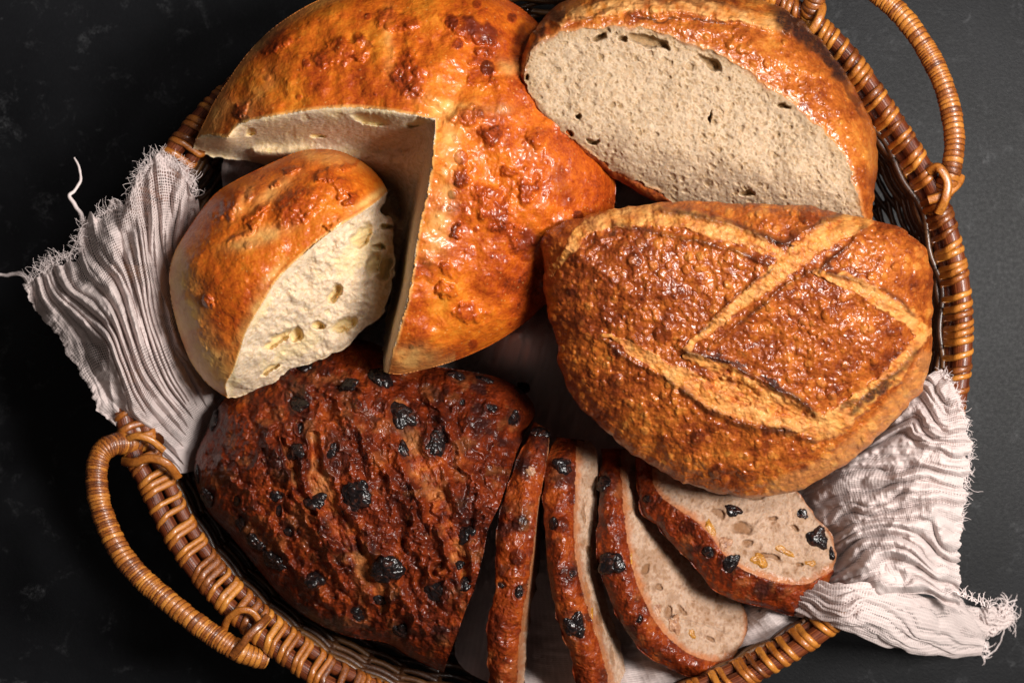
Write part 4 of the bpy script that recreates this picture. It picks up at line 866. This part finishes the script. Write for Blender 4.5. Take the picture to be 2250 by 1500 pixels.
def build_cloth():
    gm, tm = gauze()
    root = thing('gauze_cloth', tuple(P(1200., 800., 60.)), 'crumpled pale pink gauze cloth with frayed edges, spilling over the basket rim on both sides', 'cloth')
    parts = []
    def add(G, z, opn, uvs=1.):
        nv, nu = z.shape; V = P(G[..., 0], G[..., 1], z)
        du = np.concatenate([np.zeros((nv, 1)), np.cumsum(np.linalg.norm(np.diff(V, axis=1), axis=2), 1)], 1)/S
        dv = np.concatenate([np.zeros((1, nu)), np.cumsum(np.linalg.norm(np.diff(V, axis=0), axis=2), 0)], 0)/S
        u0 = du.mean(0)[None]+0*du; v0 = dv.mean(1)[:, None]+0*dv
        n0 = sum(len(p[0]) for p in parts)
        i = np.arange(nv-1)[:, None]; j = np.arange(nu-1)[None]; F = np.stack([i*nu+j, (i+1)*nu+j, (i+1)*nu+j+1, i*nu+j+1], -1).reshape(-1, 4)+n0
        parts.append((V.reshape(-1, 3), F, np.stack([u0*.75, v0], -1).reshape(-1, 2), opn.ravel()))
    # left wing
    nu, nv = 300, 380
    c0 = [(52, 628), (72, 605), (100, 580), (140, 572), (172, 552), (182, 500), (225, 466), (280, 440), (300, 400), (322, 364), (350, 354), (385, 366), (412, 392), (436, 440)]
    c1 = [(395, 1040), (440, 1030), (500, 1000), (540, 960), (580, 900)]
    d0 = [(52, 628), (72, 680), (112, 722), (150, 775), (185, 842), (212, 892), (252, 935), (302, 965), (350, 1000), (395, 1040)]
    d1 = [(436, 440), (440, 480), (440, 560), (450, 650), (480, 760), (520, 840), (580, 900)]
    G = coons(c0, c1, d0, d1, nu, nv); U, W = np.meshgrid(np.linspace(0, 1, nu), np.linspace(0, 1, nv))
    fo, a = folds(U*20+W*1.5, W*1.2, 26, 601); z = rimheight(G[..., 0], G[..., 1])
    z = z+fo*sst(-.1, .12, W)*.9+fbm(G[..., 0], G[..., 1], 90, 3, 5)*10+fbm(G[..., 0], G[..., 1], 16, 2, 7)*2.2+20*np.sin(U*np.pi)-150*sst(.55, 1, W)-110*sst(.6, .9, U)*sst(.15, .5, W)
    G = G.copy(); edge = sst(.05, 0, W); G[..., 1] += edge*fbm(U*9, W, .5, 3, 4)*20; G[..., 0] += (1-sst(0, .06, U))*fbm(W*12, U, .5, 3, 9)*8
    opn = np.clip(.08+.5*sst(.2, -.6, a)*sst(.6, .1, W)+.3*sst(.4, .8, U)*sst(.5, .1, W), 0, .8)
    z = z+fbm(G[..., 0], G[..., 1], 34, 3, 81)*7; opn = np.clip(opn+.55*sst(.15, .6, fbm(G[..., 0], G[..., 1], 60, 3, 83)), 0, .9)
    z = tuck(G[..., 0], G[..., 1], z, [(WEDGE_O, 415), (RAISIN_O, 235)]); add(G, z, opn)
    # right wing, upper fan
    c0 = [(1975, 850), (1900, 935), (1820, 1010), (1720, 1070), (1725, 1130), (1770, 1210), (1800, 1270), (1850, 1330)]
    c1 = [(2068, 812), (2106, 872), (2126, 950), (2130, 1010), (2118, 1090), (2110, 1160), (2106, 1230), (2110, 1300), (2112, 1345)]
    d0 = [(1975, 850), (2010, 835), (2068, 812)]; d1 = [(1850, 1330), (1960, 1350), (2112, 1345)]
    G = coons(c0, c1, d0, d1, 420, 300); U, W = np.meshgrid(np.linspace(0, 1, 420), np.linspace(0, 1, 300))
    bow = 46*np.sin(W*np.pi)*sst(.15, .5, U); G = G.copy(); G[..., 1] -= bow; G[..., 0] += 20*np.sin(W*np.pi)*sst(.3, .8, U)
    fo, a = folds(U*21+W*.9, W*1.1, 26, 631); G[..., 1] += fbm(U*10, W*6, 1, 2, 3)*4
    z = rimheight(G[..., 0], G[..., 1])+fo*sst(-.2, .15, 1-W)+fbm(G[..., 0], G[..., 1], 80, 3, 15)*12+fbm(G[..., 0], G[..., 1], 14, 2, 17)*2.5+12+16*np.sin(U*np.pi)-130*sst(.35, .0, W)
    eg = sst(.94, 1, W); G[..., 0] += eg*fbm(U*24, W, .6, 3, 4)*9
    opn = np.clip(.5*sst(.2, -.5, a)+.4*sst(.35, .1, U)*sst(.5, .9, W), 0, .92)
    z = z+fbm(G[..., 0], G[..., 1], 34, 3, 85)*7; opn = np.clip(opn+.15*sst(.1, .6, fbm(G[..., 0], G[..., 1], 60, 3, 87)), 0, .9)
    z = tuck(G[..., 0], G[..., 1], z, [(ROUND_O, 630), (SLICE_O, 385)]); add(G, z, opn)
    # right wing, lower roll and tail
    def roll(axis, rads, pleats, seed, op=.2):
        A = curve_at(axis, 260); n = len(A); R = np.interp(np.linspace(0, 1, n), np.linspace(0, 1, len(rads)), rads)
        T = np.gradient(A[:, :2], axis=0); T /= np.linalg.norm(T, axis=1)[:, None]; Nn = np.stack([-T[:, 1], T[:, 0]], -1)
        th = np.linspace(-.25*np.pi, 1.25*np.pi, 130); TH, SS = np.meshgrid(th, np.linspace(0, 1, n))
        fo, a = folds(TH/np.pi*pleats+SS*1.6, SS*2.2, 12, seed)
        r = R[:, None]+fo+fbm(TH*8, SS*30, 4, 3, seed)*3
        X = A[:, 0][:, None]+Nn[:, 0][:, None]*np.cos(TH)*r; Y = A[:, 1][:, None]+Nn[:, 1][:, None]*np.cos(TH)*r; Z = A[:, 2][:, None]+np.sin(TH)*r*.8
        add(np.stack([X, Y], -1), Z, np.clip(op+.55*sst(.2, -.5, a), 0, .8))
    roll([(1730, 1330, 330), (1800, 1322, 395), (1870, 1328, 440), (1950, 1352, 400), (2030, 1374, 300), (2100, 1388, 200), (2165, 1404, 110)], [16, 34, 46, 54, 60, 58, 50, 22], 8, 661)
    roll([(2085, 1345, 160), (2130, 1362, 110), (2175, 1362, 90), (2222, 1346, 80)], [30, 30, 26, 10], 5, 691, .3)
    # lining under the bread
    q = [(505, 330), (760, 310), (1200, 330), (1460, 350), (1700, 520), (1830, 800), (1880, 1000), (1850, 1200), (1780, 1330), (1700, 1400), (1620, 1425), (1500, 1500), (1250, 1530), (1080, 1500), (1000, 1440), (1000, 1300), (760, 1180), (540, 1020), (480, 900), (470, 700), (500, 500)]
    Q = resample(cat(q, 6, True), 18.); cq = np.array([1150., 850.]); m2 = 130; tt = np.linspace(1, 0.02, m2)[:, None, None]; G = cq+(Q[None]-cq)*tt; G = np.concatenate([G, G[:, :1]], 1)
    d, *_ = pdist(G[..., 0], G[..., 1], RIM[::3], True)
    z = 70+220*np.exp(-np.maximum(d-40, 0)/130.)+fbm(G[..., 0]*1.4+G[..., 1]*.5, G[..., 1]*.35-G[..., 0]*.2, 40, 3, 31)*14+fbm(G[..., 0]*2.2+G[..., 1]*.5, G[..., 1]*.5, 16, 2, 37)*4+30*fbm(G[..., 0], G[..., 1], 200, 2, 4)
    z = z+folds(G[..., 0]/26.+G[..., 1]/90., G[..., 1]/300., 13, 711)[0]
    # it rides up between the loaves
    z = z+gauss(G[..., 0], G[..., 1], [(1150, 735, 100, 100, 0, 400), (1400, 420, 90, 60, 0, 120), (545, 365, 60, 40, 0, 60), (1690, 1340, 60, 40, 0, 80)])
    z = tuck(G[..., 0], G[..., 1], z, [(CHEESE_O, 440), (RAISIN_T, 250), (ROUND_O, 590)])
    add(G, z, np.full(z.shape, .12))
    V = np.concatenate([p[0] for p in parts]); F = np.concatenate([p[1] for p in parts]); UV = np.concatenate([p[2] for p in parts]); OP = np.concatenate([p[3] for p in parts])
    mesh('fabric', V, F, gm, root, uv=UV, attrs={'open': OP})
    # frayed edges
    acc = Acc(); rg = random.Random(5)
    def hair(x, y, z, dx, dy, ln, rad, curl=1.):
        n = 10; a = math.atan2(dy, dx)+rg.uniform(-.5, .5); pts = []; cx, cy, cz = x, y, z; k = rg.uniform(-.35, .35)*curl
        for i in range(n):
            pts.append((cx, cy, cz)); a += k+rg.uniform(-.3, .3); st = ln/n; cx += math.cos(a)*st; cy += math.sin(a)*st; cz += rg.uniform(-1.5, 1.2)*ln/40
        A = np.array(pts); pr = circ(1, 5)[None]*np.linspace(rad, rad*.5, n)[:, None, None]*S
        V, F = sweep(P(A[:, 0], A[:, 1], A[:, 2]), pr, up=np.array([.1, .2, 1.])); acc.add(V, F)
    def fray(pts, cnt, ln, out, rad=1.1, dz=4):
        A = curve_at(pts, 200)
        for _ in range(cnt):
            i = rg.randrange(4, 196); t = A[i+2, :2]-A[i-2, :2]; t /= np.linalg.norm(t); n = np.array([t[1], -t[0]])*out
            x, y = A[i, 0]-n[0]*6, A[i, 1]-n[1]*6; z = float(rimheight(np.array([x]), np.array([y]))[0])+rg.uniform(0, 14)+dz
            hair(x, y, z, n[0]+rg.uniform(-.5, .5)*1, n[1]+rg.uniform(-.5, .5), ln*rg.uniform(.4, 1.4), rad*rg.uniform(.7, 1.3))
    fray([(52, 628), (72, 605), (100, 580), (140, 572), (172, 552), (182, 500), (225, 466), (280, 440), (300, 400), (322, 364), (350, 354), (385, 366), (412, 392), (436, 440)], 330, 30, 1, .55)
    fray([(310, 385), (335, 352), (370, 352), (400, 376), (425, 410)], 180, 36, 1, .55)
    fray([(90, 600), (120, 570), (150, 560)], 80, 34, 1, .5)
    fray([(2068, 812), (2106, 872), (2126, 950), (2132, 1010), (2120, 1090), (2112, 1160)], 260, 22, 1, .6)
    fray([(2106, 1300), (2150, 1320), (2180, 1330)], 40, 26, 1, dz=60)
    for _ in range(90):
        hair(2205+rg.uniform(-14, 12), 1346+rg.uniform(-14, 16), 85+rg.uniform(-10, 14), rg.uniform(.4, 1), rg.uniform(-.9, .7), rg.uniform(20, 55), 1.1, 1.3)
    for _ in range(30): hair(2160+rg.uniform(-8, 8), 1425+rg.uniform(-24, 18), 95, rg.uniform(.2, 1), rg.uniform(0, 1), rg.uniform(10, 30), 1)
    for _ in range(14): hair(2118+rg.uniform(-6, 6), rg.uniform(880, 1130), 400, rg.uniform(.3, 1), rg.uniform(-.5, 1), rg.uniform(40, 70), .7, 2.2)
    acc.build('fringe', tm, root, kind='stuff')
    def thread(pts, r0, r1):
        A = curve_at(pts, 60); wob = np.stack([vn(np.arange(60)/5., np.zeros(60), 3), vn(np.arange(60)/5., np.ones(60), 4)], -1)*1.2; A[:, :2] += wob
        rr = np.linspace(r0, r1, 60)+vn(np.arange(60)/3., np.zeros(60), 9)*.5
        V, F = sweep(P(A[:, 0], A[:, 1], A[:, 2]), circ(1, 7)[None]*rr[:, None, None]*S); mesh('loose_thread', V, F, tm, root)
    thread([(-20, 600, 200), (15, 604, 215), (45, 602, 235), (66, 622, 260), (84, 652, 280)], 2.6, 8)
    thread([(164, 348, 300), (174, 370, 310), (176, 398, 320), (162, 420, 330), (152, 432, 335), (166, 452, 340), (180, 476, 345), (186, 510, 350)], 2, 6)
    thread([(150, 434, 330), (160, 446, 335), (172, 462, 340), (184, 490, 350)], 1.5, 4)
    thread([(152, 566, 330), (160, 545, 335), (170, 528, 340), (178, 516, 345)], 2, 3)
    thread([(2160, 1446, 30), (2190, 1422, 40), (2204, 1390, 60), (2208, 1366, 75), (2222, 1340, 85)], 1.4, 1.8)
    thread([(2235, 1318, 60), (2215, 1322, 75), (2198, 1340, 90), (2190, 1362, 95)], 1.3, 2)

# ================================================================== crumbs scattered on the cloth and crust
def light_and_camera():
    def area(name, loc, tgt, size, power, col=(1, 1, 1), sy=None):
        l = bpy.data.lights.new(name, 'AREA'); l.energy = power; l.size = size; l.color = col
        if sy: l.shape = 'RECTANGLE'; l.size_y = sy
        o = bpy.data.objects.new(name, l); C.objects.link(o); o.location = loc
        o.rotation_euler = (Vector(tgt)-Vector(loc)).to_track_quat('-Z', 'Y').to_euler()
    area('key_lamp', (.69, .05, 1.12), (.02, 0, .1), .26, 25, (1, .955, .90), .31)
    area('second_lamp', (.36, .34, .95), (.0, 0, .1), .16, 4.5, (1, .96, .93))
    w = bpy.data.worlds.new('World'); bpy.context.scene.world = w; w.use_nodes = True
    w.node_tree.nodes['Background'].inputs[0].default_value = (1, .86, .77, 1); w.node_tree.nodes['Background'].inputs[1].default_value = .085
    cam = bpy.data.cameras.new('camera'); o = bpy.data.objects.new('camera', cam); C.objects.link(o)
    cam.sensor_width = 36; cam.lens = 72; cam.clip_start = .01; cam.clip_end = 20
    o.location = (0, 0, ZC*S); o.rotation_euler = (0, 0, 0)
    cam.dof.use_dof = True; cam.dof.focus_distance = (ZC-570)*S; cam.dof.aperture_fstop = 10
    sc = bpy.context.scene; sc.camera = o
    sc.render.engine = 'CYCLES'; sc.cycles.use_denoising = True; sc.cycles.max_bounces = 8; sc.cycles.transparent_max_bounces = 16
    sc.view_settings.view_transform = 'Standard'; sc.view_settings.look = 'None'; sc.view_settings.exposure = 0; sc.view_settings.gamma = 1

build_table()
build_basket()
build_cloth()
build_cheese()
build_wedge()
build_half()
build_round()
build_raisin_loaf()
for k, s in enumerate(SLICES): build_slice(s, k)
light_and_camera()
